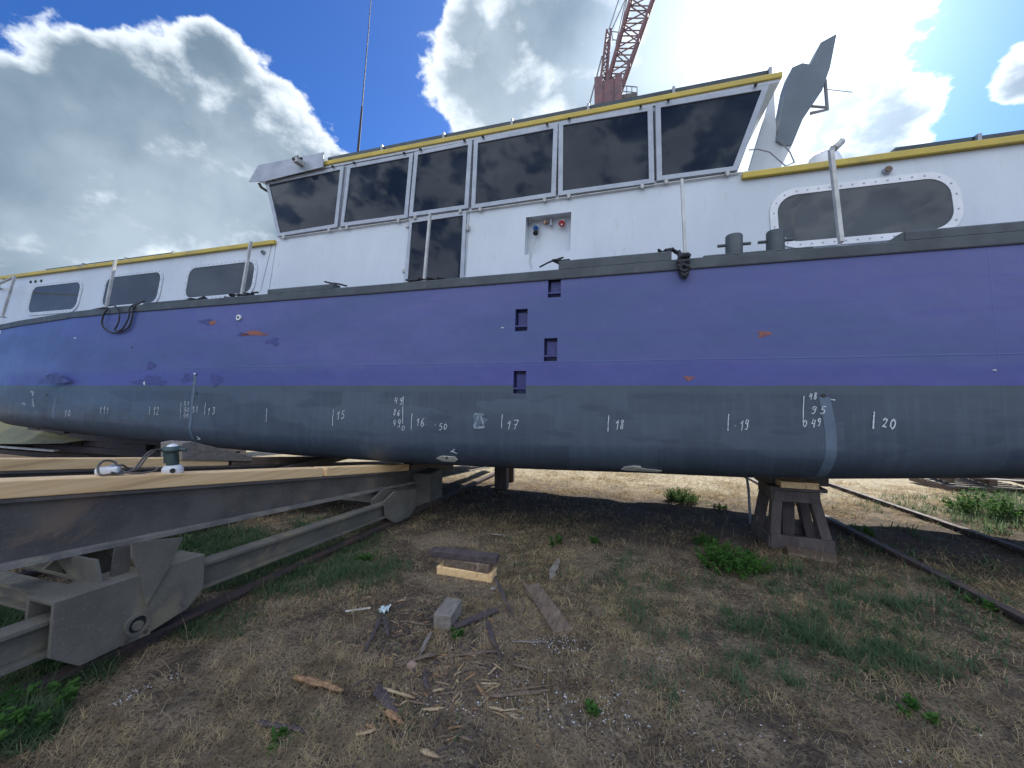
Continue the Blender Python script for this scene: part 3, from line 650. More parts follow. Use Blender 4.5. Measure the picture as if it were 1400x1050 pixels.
p = wp(1211.5, 234.5); m = MB(); m.tube([p, p+nrm*.03], .036, 14, 1); m.tube([p+nrm*.03, p+nrm*.04], .028, 14, 0); m.build('side_lamp', ['oldtimber', 'alu'], boat, smooth=True)
# handrail posts
for (bx, by, tx, ty) in [(3, 430, 20, 378), (145, 418, 158, 355), (330, 402, 343, 330), (580, 378, 588, 293), (937, 345, 932, 246), (1150, 325, 1136, 207)]:
    p = at(bx, by, 3.78); q = atX(tx, ty, p.x); m = MB()
    w = .032 if bx > 1000 else .026
    m.bar(p-Vector((0, 0, .04)), q, w, w*1.4, up=(0, 1, 0)); 
    if bx == 1150:
        m2 = atX(1136, 207, p.x); m.bar(q, q+Vector((.05, .05, .07)), .045, .03)
        m.tube([q+Vector((.03, .02, .03)), q+Vector((.10, .05, .10))], .03, 10)
    m.box(p.x-.04, p.x+.04, p.y-.04, p.y+.04, 1.129, 1.139); m.build('handrail_post', 'trim', boat, bevel=.004)
# bow rail seen at the far left
m = MB(); p = atX(20, 378, at(3, 430, 3.78).x); m.tube([p, p+Vector((-1.2, .25, 0)), p+Vector((-2.6, 1.0, .02))], .02, 8); m.tube([p+Vector((-1.2, .25, 0)), p+Vector((-1.2, .22, -.75))], .02, 8); m.build('bow_rail', 'trim', boat)
# bollards
for px, yy in ((1003.5, 3.80), (1060, 3.80)):
    X = colX(px, yy); ux = colX(px+1, yy)-X; m = MB(); z0, z1 = 1.13, 1.325
    m.tube([(X, yy, z0), (X, yy, z0+.02), (X, yy, z1-.012), (X, yy, z1)], [.085, .068, .068, .060], 20); bo = m.build('bollard', 'deckgrey', boat, smooth=True)
    m = MB(); m.tube([(X-.13, yy, z0+.11), (X+.13, yy, z0+.11)], .014, 8); m.build('cross_bar', 'deckgrey', bo)
m = MB(); X = colX(1032, 3.8); m.box(X-.42, X+.40, 3.72, 3.90, 1.128, 1.142); m.build('bollard_plate', 'deckgrey', boat)
# aft mast fairing behind the wheelhouse: tall raked box plate, seen dark against the sun
fq = [(1061, 193), (1077, 110), (1083, 92), (1097, 86), (1108, 88), (1122, 58), (1144, 46), (1135, 92), (1124, 124), (1098, 162), (1083, 198), (1070, 198)]
m = MB(); m.prism([at(px, py, 5.0) for px, py in fq], (0, .22, 0)); mf = m.build('mast_fairing', 'fairing', boat)
m = MB(); m.tube([at(1128, 110, 5.05), at(1131, 150, 5.05), at(1108, 155, 5.05)], .018, 8); m.tube([at(1104, 145, 5.05), at(1131, 147, 5.05)], .014, 8); m.tube([at(1129, 122, 5.05), at(1165, 126, 5.2)], .004, 6); m.build('bracket', 'cranegrey', mf)
fq2 = [(1066, 232), (1062, 196), (1082, 200), (1068, 232)]
m = MB(); m.prism([at(px, py, 5.02) for px, py in [(1022, 238), (1058, 120), (1062, 196), (1082, 200), (1066, 232)]], (0, .08, 0)); m.build('raked_support', 'white', boat)
m = MB(); m.tube([at(1064, 190, 4.98), at(1080, 208, 4.9), at(1086, 222, 4.85), at(1074, 227, 4.8), at(1052, 208, 4.8), at(1036, 204, 4.78), at(1024, 205, 4.75)], .007, 6); m.build('loose_wire', 'cranegrey', mf)
m = MB(); pp = at(1126, 222, 4.9)
for k in range(6):
    a0 = math.pi*k/12
m.tube([pp+Vector((0, 0, -.12)), pp+Vector((0, 0, -.03)), pp+Vector((0, 0, .05)), pp+Vector((0, 0, .1)), pp+Vector((0, 0, .12))], [.16, .16, .13, .07, .01], 20); m.build('dome_light', 'whiteplastic', boat, smooth=True)
# whip aerial
m = MB(); pa = at(489, 212, 5.0); pb = at(495, 146, 5.0); pc = at(512, -70, 5.0)
m.tube([pa-Vector((0, 0, .25)), pa, pb], [.02, .019, .014], 8); ar = m.build('aerial', 'black', boat, smooth=True)
m = MB(); m.tube([pb, pb.lerp(pc, .5)+Vector((.01, 0, 0)), pc], [.009, .007, .004], 6); m.build('whip', 'black', ar)
# hull fittings, drains, anodes, touch-up patches
def disc(px, py, r, name, mat, t=.008, inner=None):
    p = at(px, py, YH, LH); n_ = Vector((0, -1, LH)).normalized(); m = MB(); m.tube([p, p+n_*t], r, 20, 0)
    if inner: m.tube([p+n_*t, p+n_*(t+.003)], inner, 14, 1)
    return m.build(name, mat, boat, smooth=True)
disc(327.5, 434.5, .036, 'hull_fitting', ['whiteplastic', 'black'], .02, .016)
for px, py, r_ in [(1125.5, 541, .017), (268.5, 512, .014), (181, 475, .012), (64.5, 540, .015), (269, 538, .014)]: disc(px, py, r_, 'drain_hole', 'black', .004)
def blob(px, py, w, h, name, mat, seed, off=.003):
    rr = random.Random(seed); pts = []
    for k in range(44):
        a = 2*math.pi*k/44; s_ = 1+.28*math.sin(3*a+seed)+rr.uniform(-.22, .22); pts.append((px+w*math.cos(a)*s_, py+h*math.sin(a)*s_))
    m = MB(); m.prism([at(x, y, YH-off, LH) for x, y in pts], (0, off*.8, 0)); return m.build(name, mat, boat)
for i, (px, py, w, h, mt) in enumerate([(348, 456, 16, 3.2, 'orange'), (332, 457, 7, 2.5, 'bluepatch'), (1044, 456.5, 8, 4, 'orange'), (942, 517, 7, 2.8, 'orange'), (281, 440, 8, 4, 'bluepatch'), (373, 467, 8, 5, 'bluepatch'),
        (205, 521, 20, 6, 'bluepatch'), (256, 517, 8, 6, 'bluepatch'), (295, 520, 8, 8, 'bluepatch'), (290, 441, 5, 3, 'orange')]):
    blob(px, py, w, h, 'rust_spot' if mt == 'orange' else 'touch_up_patch', mt, i)
blob(72, 519, 19, 7, 'touch_up_patch', 'navy', 44); blob(206, 500, 6, 5, 'touch_up_patch', 'bluepatch', 45)
for i, (px, py, w, h) in enumerate([(266, 511, 1.5, 1.2), (197, 524, 1.2, 2.5), (1360, 506, 3, 1), (687, 448, 2, .8), (102, 462, 1.5, .8)]): blob(px, py, w, h, 'paint_fleck', 'chalk', 60+i, .005)
def strip(px, py0, zend, w, name, mat, off=.003, taper=1.0, bow=0.0):           # painted vertical stripe following the bilge
    p = at(px, py0, YH, LH); n = 26; m = MB(); z0 = p.z
    for i in range(n+1):
        z = z0+(zend-z0)*i/n; y = hullY(p.x, z)-off; x = p.x+bow*math.sin(math.pi*i/n)
        zz = z-off*(1 if z < zbot(p.x)+RB*0.5 else 0); m.v += [(x-w/2, y, zz), (x+w/2, y, zz)]
    for i in range(n): m.f.append((2*i, 2*i+1, 2*i+3, 2*i+2)); m.mi.append(0)
    return m.build(name, mat, boat)
strip(1127, 543, zbot(1.7)+.02, .075, 'primer_stripe', 'primer', bow=.03)
strip(267, 514, zbot(-5)+.05, .05, 'primer_stripe', 'primer')
strip(64, 541, zbot(-8)+.25, .06, 'primer_stripe', 'primer')
def bottomplate(pts, hole, name, mat):
    # thin plate lying on the curved bilge
    m = MB(); L = []
    for px, py in pts:
        d = ray(px, py); best = None
        for k in range(400):
            t = 2.2+k*.012; P = d*t
            zb_ = zbot(P.x)
            if P.z < zb_+.0: break
            if P.y >= hullY(P.x, max(P.z, zb_))-.006: best = P; break
        if best is None: best = d*((4.0)/d.y)
        L.append(best)
    m.prism(L, (0, -.012, -.004)); o = m.build(name, mat[0], boat)
    if hole:
        q = L[0].lerp(L[2], .6); mm = MB(); mm.tube([q+Vector((0, -.01, -.002)), q+Vector((0, -.022, -.006))], .012, 10); mm.build('bolt', 'black', o)
bottomplate([(597, 626), (604, 623), (622, 624), (626, 628), (623, 631), (606, 630)], True, 'anode', ['anode'])
bottomplate([(849, 641), (854, 638), (866, 636.5), (876, 637), (877, 640), (905, 643), (900, 644.8), (858, 642.5)], False, 'anode', ['anode'])
blob(654, 575, 9, 8, 'paint_smear', 'primer', 77); 
# chalk numbers
GL = {'0': [[(.5, 0), (.1, .3), (.1, .7), (.5, 1), (.85, .7), (.85, .3), (.5, 0)]], '1': [[(.15, .35), (.6, 0), (.5, 1)]],
      '2': [[(.1, .25), (.4, 0), (.8, .15), (.7, .5), (.1, 1), (.5, .92), (.95, 1)]], '3': [[(.1, .1), (.6, 0), (.8, .2), (.4, .45), (.85, .65), (.7, .95), (.1, 1)]],
      '4': [[(.3, 0), (.1, .55), (.8, .55)], [(.75, .1), (.65, 1)]], '5': [[(.85, 0), (.3, 0), (.2, .42), (.7, .4), (.85, .75), (.5, 1), (.1, .95)]],
      '6': [[(.7, 0), (.25, .4), (.15, .8), (.5, 1), (.8, .75), (.5, .5), (.2, .7)]], '7': [[(.1, .02), (.9, 0), (.4, 1)], [(.2, .5), (.8, .48)]],
      '8': [[(.8, .12), (.4, 0), (.2, .2), (.75, .65), (.6, 1), (.2, .9), (.3, .6), (.8, .12)]], '9': [[(.8, .25), (.45, .5), (.15, .3), (.4, 0), (.8, .1), (.75, .6), (.6, 1), (.2, .95)]],
      '|': [[(.55, 0), (.4, .5), (.35, 1)]], '.': [[(.3, .55), (.5, .6)]], 'v': [[(.9, .0), (.3, .1), (.25, .4), (.8, .4)], [(.8, .55), (.5, .65), (.6, .95)]]}
def chalk(strokes, w=.0070, mat='chalk', name='chalk_mark'):
    m = MB()
    for st in strokes:
        pts = []
        for i in range(len(st)-1):                                  # refine & wobble
            for k in range(4):
                t = k/4; pts.append((st[i][0]*(1-t)+st[i+1][0]*t+random.uniform(-.12, .12), st[i][1]*(1-t)+st[i+1][1]*t+random.uniform(-.12, .12)))
        pts.append(st[-1]); P = [at(x, y, YH-.007, LH) for x, y in pts]; k = len(m.v)
        for i, p in enumerate(P):
            d = (P[min(i+1, len(P)-1)]-P[max(i-1, 0)]); d = Vector((-d.z, 0, d.x)); d = d.normalized() if d.length > 1e-6 else Vector((1, 0, 0))
            ww = w*random.uniform(.35, .62); m.v += [tuple(p+d*ww+Vector((0, LH*d.z*ww, 0))), tuple(p-d*ww-Vector((0, LH*d.z*ww, 0)))]
        for i in range(len(P)-1): m.f.append((k+2*i, k+2*i+1, k+2*i+3, k+2*i+2)); m.mi.append(0)
    return m.build(name, mat, boat)
def text(s_, x, y, cw, h): # px
    out = []
    for i, ch in enumerate(s_):
        if ch == ' ': continue
        jx, jy, sc = random.uniform(-.12, .12), random.uniform(-.1, .1), random.uniform(.85, 1.12)
        sh = .22 if ch != '|' else 0.0
        for st in GL[ch]: out.append([(x+(i+jx+a*.78*sc+(1-b_)*sh)*cw, y+(b_*sc+jy)*h) for a, b_ in st])
    return out
def mark(items, **k): chalk(sum([text(*it) for it in items], []), **k)
mark([('|', 12, 556, 6, 12)], w=.006, mat='chalkfaint'); mark([('|', 48, 559, 5, 10)], w=.006, mat='chalkfaint')
mark([('10', 88, 560, 4.5, 9)], w=.007); mark([('|11', 136, 556, 4.5, 10)], w=.007); mark([('|12', 203, 556, 5, 11)], w=.007)
mark([('|', 245, 551, 7, 22), ('51', 251, 549, 4, 6), ('50', 251, 557, 4, 6), ('49', 250, 565, 4, 7), ('.', 260, 555, 4, 7), ('51', 263, 556, 4.5, 8)], w=.006)
mark([('|', 278, 552, 8, 15), ('13', 283, 557, 6, 10)]); mark([('|', 362, 558, 6, 17)])
mark([('|', 452, 560, 9, 20), ('15', 460, 563, 6.5, 11)])
mark([('|', 548, 545, 7, 42), ('49', 539, 544, 6, 8), ('86', 537, 560, 6, 9), ('49', 537, 574, 6, 10)]); mark([('0', 548, 582, 6, 7)], w=.006)
mark([('|', 560, 564, 8, 24), ('16', 568, 572, 7, 11)]); mark([('.', 593, 576, 7, 8), ('50', 600, 580, 6, 8)])
mark([('|', 684, 568, 8, 19), ('17', 691, 575, 9, 12)]); mark([('|', 829, 568, 7, 20), ('18', 840, 574, 7, 12)])
mark([('|', 994, 565, 8, 26), ('.', 1003, 574, 8, 14), ('19', 1011, 574, 7, 13)])
mark([('|', 1096, 539, 8, 41), ('0', 1097, 574, 7, 10), ('48', 1105, 537, 7, 10), ('95', 1109, 556, 11, 11), ('49', 1109, 573, 8, 12)])
chalk([[(1136, 546), (1142, 547)]]); mark([('|', 1191, 564, 10, 26), ('20', 1206, 573, 10, 14)], w=.0095)
chalk([[(648, 584), (656, 565), (662, 584), (648, 585)], [(649, 566), (662, 567)]], mat='chalkfaint', w=.02); chalk([[(616, 618), (622, 614), (618, 617), (625, 620)]], w=.006)
chalk([[(42, 535), (46, 536), (44, 541)], [(44, 545), (46, 556)], [(30, 551), (35, 553)]], mat='chalkfaint', w=.03)
chalk([[(269, 597), (274, 600), (270, 601)]], w=.006)

# ------------------------------------------------------------------ ropes on the boat (lie over the gunwale: things of their own)
def rope(name, pts, r, label, cat='rope', n=7, group=None, mat='rope'):
    P = []
    pts = [Vector(p) for p in pts]
    for i in range(len(pts)-1):                                     # Catmull-Rom
        p0, p1, p2, p3 = pts[max(i-1, 0)], pts[i], pts[i+1], pts[min(i+2, len(pts)-1)]
        for k in range(6):
            t = k/6; P.append(0.5*((2*p1)+(p2-p0)*t+(2*p0-5*p1+4*p2-p3)*t*t+(3*p1-p0-3*p2+p3)*t**3))
    P.append(pts[-1]); m = MB(); m.tube(P, r, n); return tag(m.build(name, mat, loc=tuple(pts[0]), smooth=True), label, cat, group)
yo = 3.70
hp = lambda px, py, d=0.03: at(px, py, YH-d, LH)
rope('rope', [at(125, 424, 3.80), hp(146, 421), hp(141, 432), hp(140, 445), hp(150, 454), hp(163, 454), hp(176, 447), hp(181, 432), hp(184, 419), at(198, 411, 3.80)], .012, 'black cable hanging in a wide loop over the gunwale at the far left')
rope('rope', [at(190, 414, 3.80), hp(178, 420, .045), hp(176, 434, .045), hp(167, 450, .045), hp(157, 451, .045), hp(162, 441, .045), hp(163, 427, .045), hp(157, 418, .045), at(149, 418, 3.80)], .010, 'thinner black cable hanging in a double twist inside the wide loop')
def ropeheap(px0, px1, py, label, n=26, amp=.03, r=.011, Y=3.76, seed=1):
    rr = random.Random(seed); a, b_ = at(px0, py, Y), at(px1, py, Y); z0 = 1.14; P = []
    for i in range(n):
        t = i/(n-1); P.append((a.x+(b_.x-a.x)*t+rr.uniform(-.05, .05), Y+rr.uniform(-.05, .06), z0+rr.uniform(0, amp)))
    return rope('rope', P, r, label)
ropeheap(256, 280, 405, 'black rope bundle on the gunwale below the third cabin window', seed=2)
ropeheap(308, 352, 403, 'long heap of dark rope on the gunwale beside the second full handrail post', seed=3, n=30)
ropeheap(562, 606, 378, 'tangled dark rope lying on the gunwale at the foot of the glass door', seed=4, n=34)
ropeheap(760, 773, 354, 'short dark mooring rope knot on the front end of the middle raised rail', seed=5, n=14, Y=3.78).location.z += .075
ropeheap(902, 924, 342, 'dark rope knot on the rear end of the middle raised rail', seed=6, n=16, Y=3.78).location.z += .075
rope('rope', [at(444, 385, 3.8), at(452, 387, 3.8), at(462, 388, 3.85), at(474, 391, 4.0)], .010, 'short dark rope end on the low raised rail left of the door')
rope('rope', [at(770, 352, 3.8), at(752, 358, 3.9), at(738, 365, 4.0)], .009, 'thin dark line running down to the deck below the socket recess')
rope('rope', [at(918, 340, 3.78), at(926, 344, 3.76), at(933, 349, 3.72)], .010, 'taut dark line from the rail end to the hanging rope knot')
# hanging rope knot
rr = random.Random(9); P = []
for i in range(64):
    a = i*1.3; t = i/63; P.append(hp(935+(8.5*math.sin(a)+rr.uniform(-2.5, 2.5))*(1-.55*abs(((t*3.5) % 2)-1)**2), 346+31*abs(((t*3.5) % 2)-1)+rr.uniform(-3, 3), .035+.03*math.cos(a*.7)))
rope('rope_knot', P, .013, 'thick coiled rope knot hanging over the gunwale below the thin white post', 'rope')

# ------------------------------------------------------------------ crane behind
FC = 26.0
def cp(px, py, dF=0.0): return ray(px, py)*(FC+dF)
crb = cp(833, 143); crane = thing('crane', (crb.x, crb.y, gzf(crb.x, crb.y)), 'rusty red lattice boom crane rising behind the wheelhouse roof', 'crane')
def lattice(name, quad0, quad1, nseg, rc, rb, mat, parent):
    rc *= .8; rb *= .8; m = MB(); q0 = [Vector(p) for p in quad0]; q1 = [Vector(p) for p in quad1]
    for a, b_ in zip(q0, q1): m.tube([a, b_], rc, 6, 0)
    for i in range(nseg):
        A_ = [a.lerp(b_, i/nseg) for a, b_ in zip(q0, q1)]; B_ = [a.lerp(b_, (i+1)/nseg) for a, b_ in zip(q0, q1)]
        for j in range(4):
            k = (j+1) % 4
            m.tube([A_[j], A_[k]], rb, 5, 0); m.tube([A_[j], B_[k]] if (i+j) % 2 else [A_[k], B_[j]], rb, 5, 1 if j % 2 else 0)
    return m.build(name, mat, parent)
bl, br = cp(828, 118), cp(849, 118); tl, tr_ = cp(861, 0), cp(891, 0)
tl2 = bl+(tl-bl)*1.9; tr2 = br+(tr_-br)*1.9; dv = Vector((-.25, 1.6, .0))
lattice('boom', [bl, br, br+dv, bl+dv], [tl2, tr2, tr2+dv*.8, tl2+dv*.8], 13, .13, .055, ['crane', 'cranegrey'], crane)
# A-frame
pk = cp(832.5, 40, -.2); lattice('a_frame', [cp(820, 118), cp(829, 118), cp(829, 118)+dv, cp(820, 118)+dv], [pk+Vector((-.12, 0, 0)), pk+Vector((.12, 0, 0)), pk+dv*.5+Vector((.12, 0, 0)), pk+dv*.5+Vector((-.12, 0, 0))], 7, .10, .045, ['crane', 'crane'], crane)
m = MB(); a, b_ = cp(818, 143), cp(849, 112); m.box(a.x, b_.x, a.y, a.y+2.4, a.z-.4, b_.z); c = cp(817, 112); m.box(a.x-.25, a.x+.28, a.y-.1, a.y+1.2, a.z-.3, b_.z+.3); c2 = cp(843, 112)
m.box(c2.x-.1, c2.x+.35, a.y-.15, a.y+1.0, a.z-.1, c2.z+.15); m.build('machine_house', 'crane', crane)
m = MB(); a = cp(846, 133); b_ = cp(871, 133); m.box(a.x-.2, b_.x, a.y-.2, a.y+2.5, a.z-1.0, a.z-.02)
m.build('platform', 'girder', crane)
m = MB(); ps = [cp(850, 117), cp(871, 119)]
for t in (0, .33, .66, 1): 
    p = ps[0].lerp(ps[1], t); m.tube([p, Vector((p.x, p.y, a.z))], .03, 5)
m.tube(ps, .035, 5); m.tube([p-Vector((0, 0, .38)) for p in ps], .03, 5); m.build('railing', 'cranegrey', crane)
m = MB(); w0, w1 = cp(832, 41), cp(842, 44); m.tube([cp(836, 43), cp(846, 44)], .03, 5); m.tube([cp(836, 43), cp(838, 56)], .025, 5); m.tube([cp(846, 44), cp(844, 55)], .025, 5); m.tube([cp(837, 54), cp(843, 55)], .03, 5); m.build('top_railing', 'cranegrey', crane)
m = MB(); m.tube([cp(805, 146), cp(823, 77)], .05, 5); m.tube([pk, cp(849, -10)], .035, 5); m.tube([pk+Vector((0, .5, 0)), cp(860, -12)], .035, 5); m.tube([cp(842, 60), cp(853, 10), cp(858, -8)], .03, 5); m.tube([cp(845, 60), cp(857, 0)], .03, 5); m.build('cable', 'cranegrey', crane)
m = MB(); p = cp(838, 143); zg = gzf(p.x, p.y)
for sx in (-1, 1):
    for sy in (0, 1): m.bar((p.x+sx*2.6, p.y+sy*4.5, zg-.2), (p.x+sx*.7, p.y+1.2+sy*1.5, p.z-.6), .45, .45)
m.build('portal_leg', 'crane', crane)

# ------------------------------------------------------------------ rails
def rail(X0, y0, y1, label, lift=0.0, X1=None):
    m = MB(); n = 40; X1 = X0 if X1 is None else X1
    prof = [(-.055, 0), (.055, 0), (.055, .012), (.012, .025), (.012, .075), (.034, .085), (.034, .108), (-.034, .108), (-.034, .085), (-.012, .075), (-.012, .025), (-.055, .012)]
    for i in range(n+1):
        Y = y0+(y1-y0)*i/n; X = X0+(X1-X0)*i/n; z = -(H0+SL*min(Y, 26))-.045+lift
        for a, b_ in prof: m.v.append((X+a, Y, z+b_))
    k = len(prof)
    for i in range(n):
        for j in range(k): m.f.append((i*k+j, i*k+(j+1) % k, (i+1)*k+(j+1) % k, (i+1)*k+j)); m.mi.append(0)
    m.f += [tuple(range(k)), tuple(n*k+j for j in range(k))]; m.mi += [0, 0]
    mid = (X0, (y0+y1)/2, -(H0+SL*(y0+y1)/2)); return tag(m.build('slipway_rail', 'rust', loc=mid), label, 'rail', 'slipway rails running under the boat')
XR = -2.38
rail(XR, .3, 20, 'brown slipway rail under the near wheel box of the steel cradle')
rail(-4.0, .3, 20, 'slipway rail under the rear girder of the steel cradle', .0)
rail(2.37, 1.5, 20, 'near one of the two slipway rails at the right edge', -.012)
rail(3.60, 2.0, 20, 'far one of the two slipway rails at the right edge', .0)

# ------------------------------------------------------------------ steel cradle (left)
cr = thing('slipway_cradle', (-3.2, 3.0, -1.45), 'dusty grey steel slipway cradle with girders and wheel boxes carrying timber beams under the bow', 'cradle')
zt = lambda Y: -.4955-.175*(Y-.99)
zb2 = lambda Y: -.800-.1335*(Y-.99)
def girder(Xf, y0, y1, w=.17):
    m = MB(); t = .014; fl = .016; n = 12
    for i in range(n):
        Y0, Y1 = y0+(y1-y0)*i/n, y0+(y1-y0)*(i+1)/n
        def sl(x0, x1, a0, a1, b0, b1): m.hexa([(x0, Y0, a0), (x1, Y0, a0), (x1, Y1, a1), (x0, Y1, a1), (x0, Y0, b0), (x1, Y0, b0), (x1, Y1, b1), (x0, Y1, b1)])
        sl(Xf-w, Xf, zt(Y0)-fl, zt(Y1)-fl, zt(Y0), zt(Y1)); k_ = len(m.f); sl(Xf-w, Xf+.022, zb2(Y0), zb2(Y1), zb2(Y0)+.024, zb2(Y1)+.024); m.mi[k_:] = [1]*(len(m.f)-k_)
        sl(Xf-.045, Xf-.03, zb2(Y0)+.024, zb2(Y1)+.024, zt(Y0)-fl, zt(Y1)-fl)
    return m.build('girder', ['girder', 'dusty'], cr)
girder(-2.58, -.8, 7.6); girder(-4.14, -.8, 7.6)
# front wheel box: inverted channel on the rail with cut corners
def wheelbox(px_poly=None, Xf=-2.30, w=.19, Yo=0.0, z_off=0.0):
    poly = [(1.02, -.915), (1.005, -1.139), (1.10, -1.237), (1.36, -1.250), (1.54, -1.225), (1.62, -1.155), (1.63, -.965), (1.50, -.955), (1.43, -1.0)]
    poly = [(y+Yo, z-z_off) for y, z in poly]
    m = MB(); t = .018
    top = poly[:1]+poly[1:7]+[(1.63+Yo, -.965-z_off)]
    side = [(Xf, y, z) for y, z in poly[:7]]
    m.prism(side, (-t, 0, 0)); m.prism([(Xf-w+t, y, z) for _, y, z in side], (-t, 0, 0))
    a, b_ = poly[0], poly[6]
    m.hexa([(Xf-w+t, a[0], a[1]-t), (Xf-t, a[0], a[1]-t), (Xf-t, b_[0], b_[1]-t), (Xf-w+t, b_[0], b_[1]-t), (Xf-w+t, a[0], a[1]-.001), (Xf-t, a[0], a[1]-.001), (Xf-t, b_[0], b_[1]-.001), (Xf-w+t, b_[0], b_[1]-.001)])
    wb = m.build('wheel_box', 'bogie', cr, bevel=.003); return wb
wb = wheelbox()
# axle hole, retaining bracket with bolts
ap = atX(186, 853, -2.298)
m = MB(); n = 24; 
o_ = [Vector((-2.300, ap.y+.052*math.cos(2*math.pi*k/n), ap.z+.052*math.sin(2*math.pi*k/n))) for k in range(n)]; i_ = [Vector((-2.300, ap.y+.038*math.cos(2*math.pi*k/n), ap.z+.038*math.sin(2*math.pi*k/n))) for k in range(n)]
m.ring(o_, i_, (.018, 0, 0)); m.tube([(-2.299, ap.y, ap.z), (-2.294, ap.y, ap.z)], .037, 20, 1); m.tube([(-2.297, ap.y, ap.z-.006), (-2.281, ap.y, ap.z-.006)], .022, 14, 0); m.build('axle_cap', ['bogie', 'black'], wb, smooth=True)
q = [atX(164, 872, -2.3), atX(203, 856, -2.3), atX(203, 866, -2.3), atX(164, 883, -2.3)]
m = MB(); m.prism(q, (.012, 0, 0)); br_ = m.build('retaining_bracket', 'bogie', wb)
for px, py in ((172, 875), (197, 863)): 
    p = atX(px, py, -2.288); m = MB(); m.tube([p, p+Vector((.012, 0, 0))], .010, 6); m.build('bolt', 'rust', br_)
m = MB(); m.tube([(-2.47, ap.y, -1.235), (-2.33, ap.y, -1.235)], .055, 24); m.build('wheel', 'rust', wb, smooth=True)
# gusset and hanger plates between the box and the girder
m = MB(); m.prism([atX(px, py, -2.285) for px, py in ((193, 786), (181, 762), (181, 742), (250, 735), (236, 768), (200, 828), (196, 810))], (-.014, 0, 0)); m.build('gusset', 'bogie', cr)
m = MB(); m.prism([atX(px, py, -2.40) for px, py in ((152, 788), (158, 748), (180, 745), (176, 790))], (-.012, 0, 0))
m.build('hanger_plate', 'girder', cr)
for Y in (1.20, 1.38):
    m = MB(); m.hexa([(-2.56, Y, -.955), (-2.36, Y, -.955), (-2.36, Y+.014, -.955), (-2.56, Y+.014, -.955), (-2.72, Y, zb2(Y)), (-2.40, Y, zb2(Y)), (-2.40, Y+.014, zb2(Y)), (-2.72, Y+.014, zb2(Y))]); m.build('hanger_plate', 'bogie', cr)
m = MB(); m.prism([atX(px, py, -2.72) for px, py in ((60, 778), (76, 765), (160, 742), (158, 790), (120, 792))], (-.014, 0, 0)); hp1 = m.build('hanger_plate', 'bogie', cr)
m = MB(); m.prism([atX(px, py, -2.70) for px, py in ((85, 779), (88, 778.5), (110, 781), (113, 784), (110, 784.5), (88, 782))], (-.006, 0, 0)); m.build('slot', 'black', hp1)
# spacer beams (flanged) before and behind the wheel box
def spacer(y0, y1, za, zb_, ya=0, yb=0, Xf=-2.345, w=.10, depth=.155):
    m = MB(); f0 = .02
    def sl(x0, x1, a, b_): m.hexa([(x0, y0, za+a), (x1, y0, za+a), (x1, y1, zb_+a), (x0, y1, zb_+a), (x0, y0, za+b_), (x1, y0, za+b_), (x1, y1, zb_+b_), (x0, y1, zb_+b_)])
    sl(Xf-w, Xf, -f0, 0); sl(Xf-w, Xf, -depth, -depth+f0); sl(Xf-.06, Xf-.045, -depth+f0, -f0)
    return m.build('spacer_beam', 'bogie', cr, bevel=.002)
spacer(.15, 1.30, -.93, -1.02); spacer(1.60, 3.55, -1.030, -1.225, depth=.150)
# long cross beams to the rear rail
def cross(Y, z, h=.10, X0=-2.50, X1=-4.2):
    m = MB(); m.box(X1, X0, Y, Y+.012, z-h+.014, z-.014); m.box(X1, X0, Y-.03, Y+.05, z-.014, z); m.box(X1, X0, Y-.03, Y+.05, z-h, z-h+.014); m.build('cross_beam', 'bogie', cr)
cross(1.10, -.93, .10); cross(1.50, -1.02, .13); cross(3.7, -1.2)
# rear wheel box on the same rail and hanging end plate
m = MB()
pr = [atX(px, py, -2.33) for px, py in ((526, 686), (528, 708), (540, 715), (548, 712), (560, 706), (568, 694), (570, 668), (540, 672))]
m.prism(pr, (-.02, 0, 0)); m.prism([p+Vector((-.15, 0, 0)) for p in pr], (-.02, 0, 0)); wb3 = m.build('wheel_box', 'bogie', cr)
m = MB(); p = atX(548, 704, -2.33); m.tube([(-2.46, p.y, p.z-.02), (-2.36, p.y, p.z-.02)], .075, 20); m.build('wheel', 'rust', wb3, smooth=True)
m = MB(); a = atX(573, 652, -2.50); b_ = atX(603, 686, -2.40); m.box(-2.86, -2.38, a.y+.05, a.y+.42, b_.z, a.z+.03); m.build('end_block', 'bogie', cr, bevel=.01)
m = MB()                                                            # rear bogie below second girder
m.box(-4.12, -3.88, 1.0, 1.6, -1.22, -.95); m.box(-4.12, -3.88, 3.4, 4.0, -1.42, -1.15); m.box(-4.05, -3.95, .2, 7.0, -1.10, -1.0); m.build('rear_wheel_box', 'bogie', cr, bevel=.01)

# timber beams resting on the girders
def beam(pts, w, h, label, mat='timber', name='timber_beam', bev=.006, cat='timber beam'):
    p, q = Vector(pts[0]), Vector(pts[1]); m = MB(); m.bar(p+Vector((0, 0, h/2)), q+Vector((0, 0, h/2)), w, h); mid = (p+q)/2
    return tag(m.build(name, mat, loc=tuple(mid), bevel=bev), label, cat)
def bm_(X, y0, y1, lift=.003): return [(X, y0, zt(y0)+lift), (X, y1, zt(y1)+lift)]
XB1 = -2.66
beam(bm_(XB1, -.9, 2.84), .16, .078, 'long fresh yellow timber beam on the near girder, nearest the camera')
beam(bm_(XB1, 2.88, 4.28), .16, .078, 'short fresh timber beam, second along the near girder')
beam(bm_(XB1, 4.33, 5.6), .16, .070, 'darker timber beam at the far end of the near girder under the hull', 'oldtimber')
beam(bm_(-4.24, -.9, 3.2), .16, .085, 'long fresh timber beam on the rear girder, behind the sander')
beam(bm_(-4.24, 3.24, 4.6), .16, .085, 'short weathered timber beam at the far end of the rear girder', 'oldtimber')
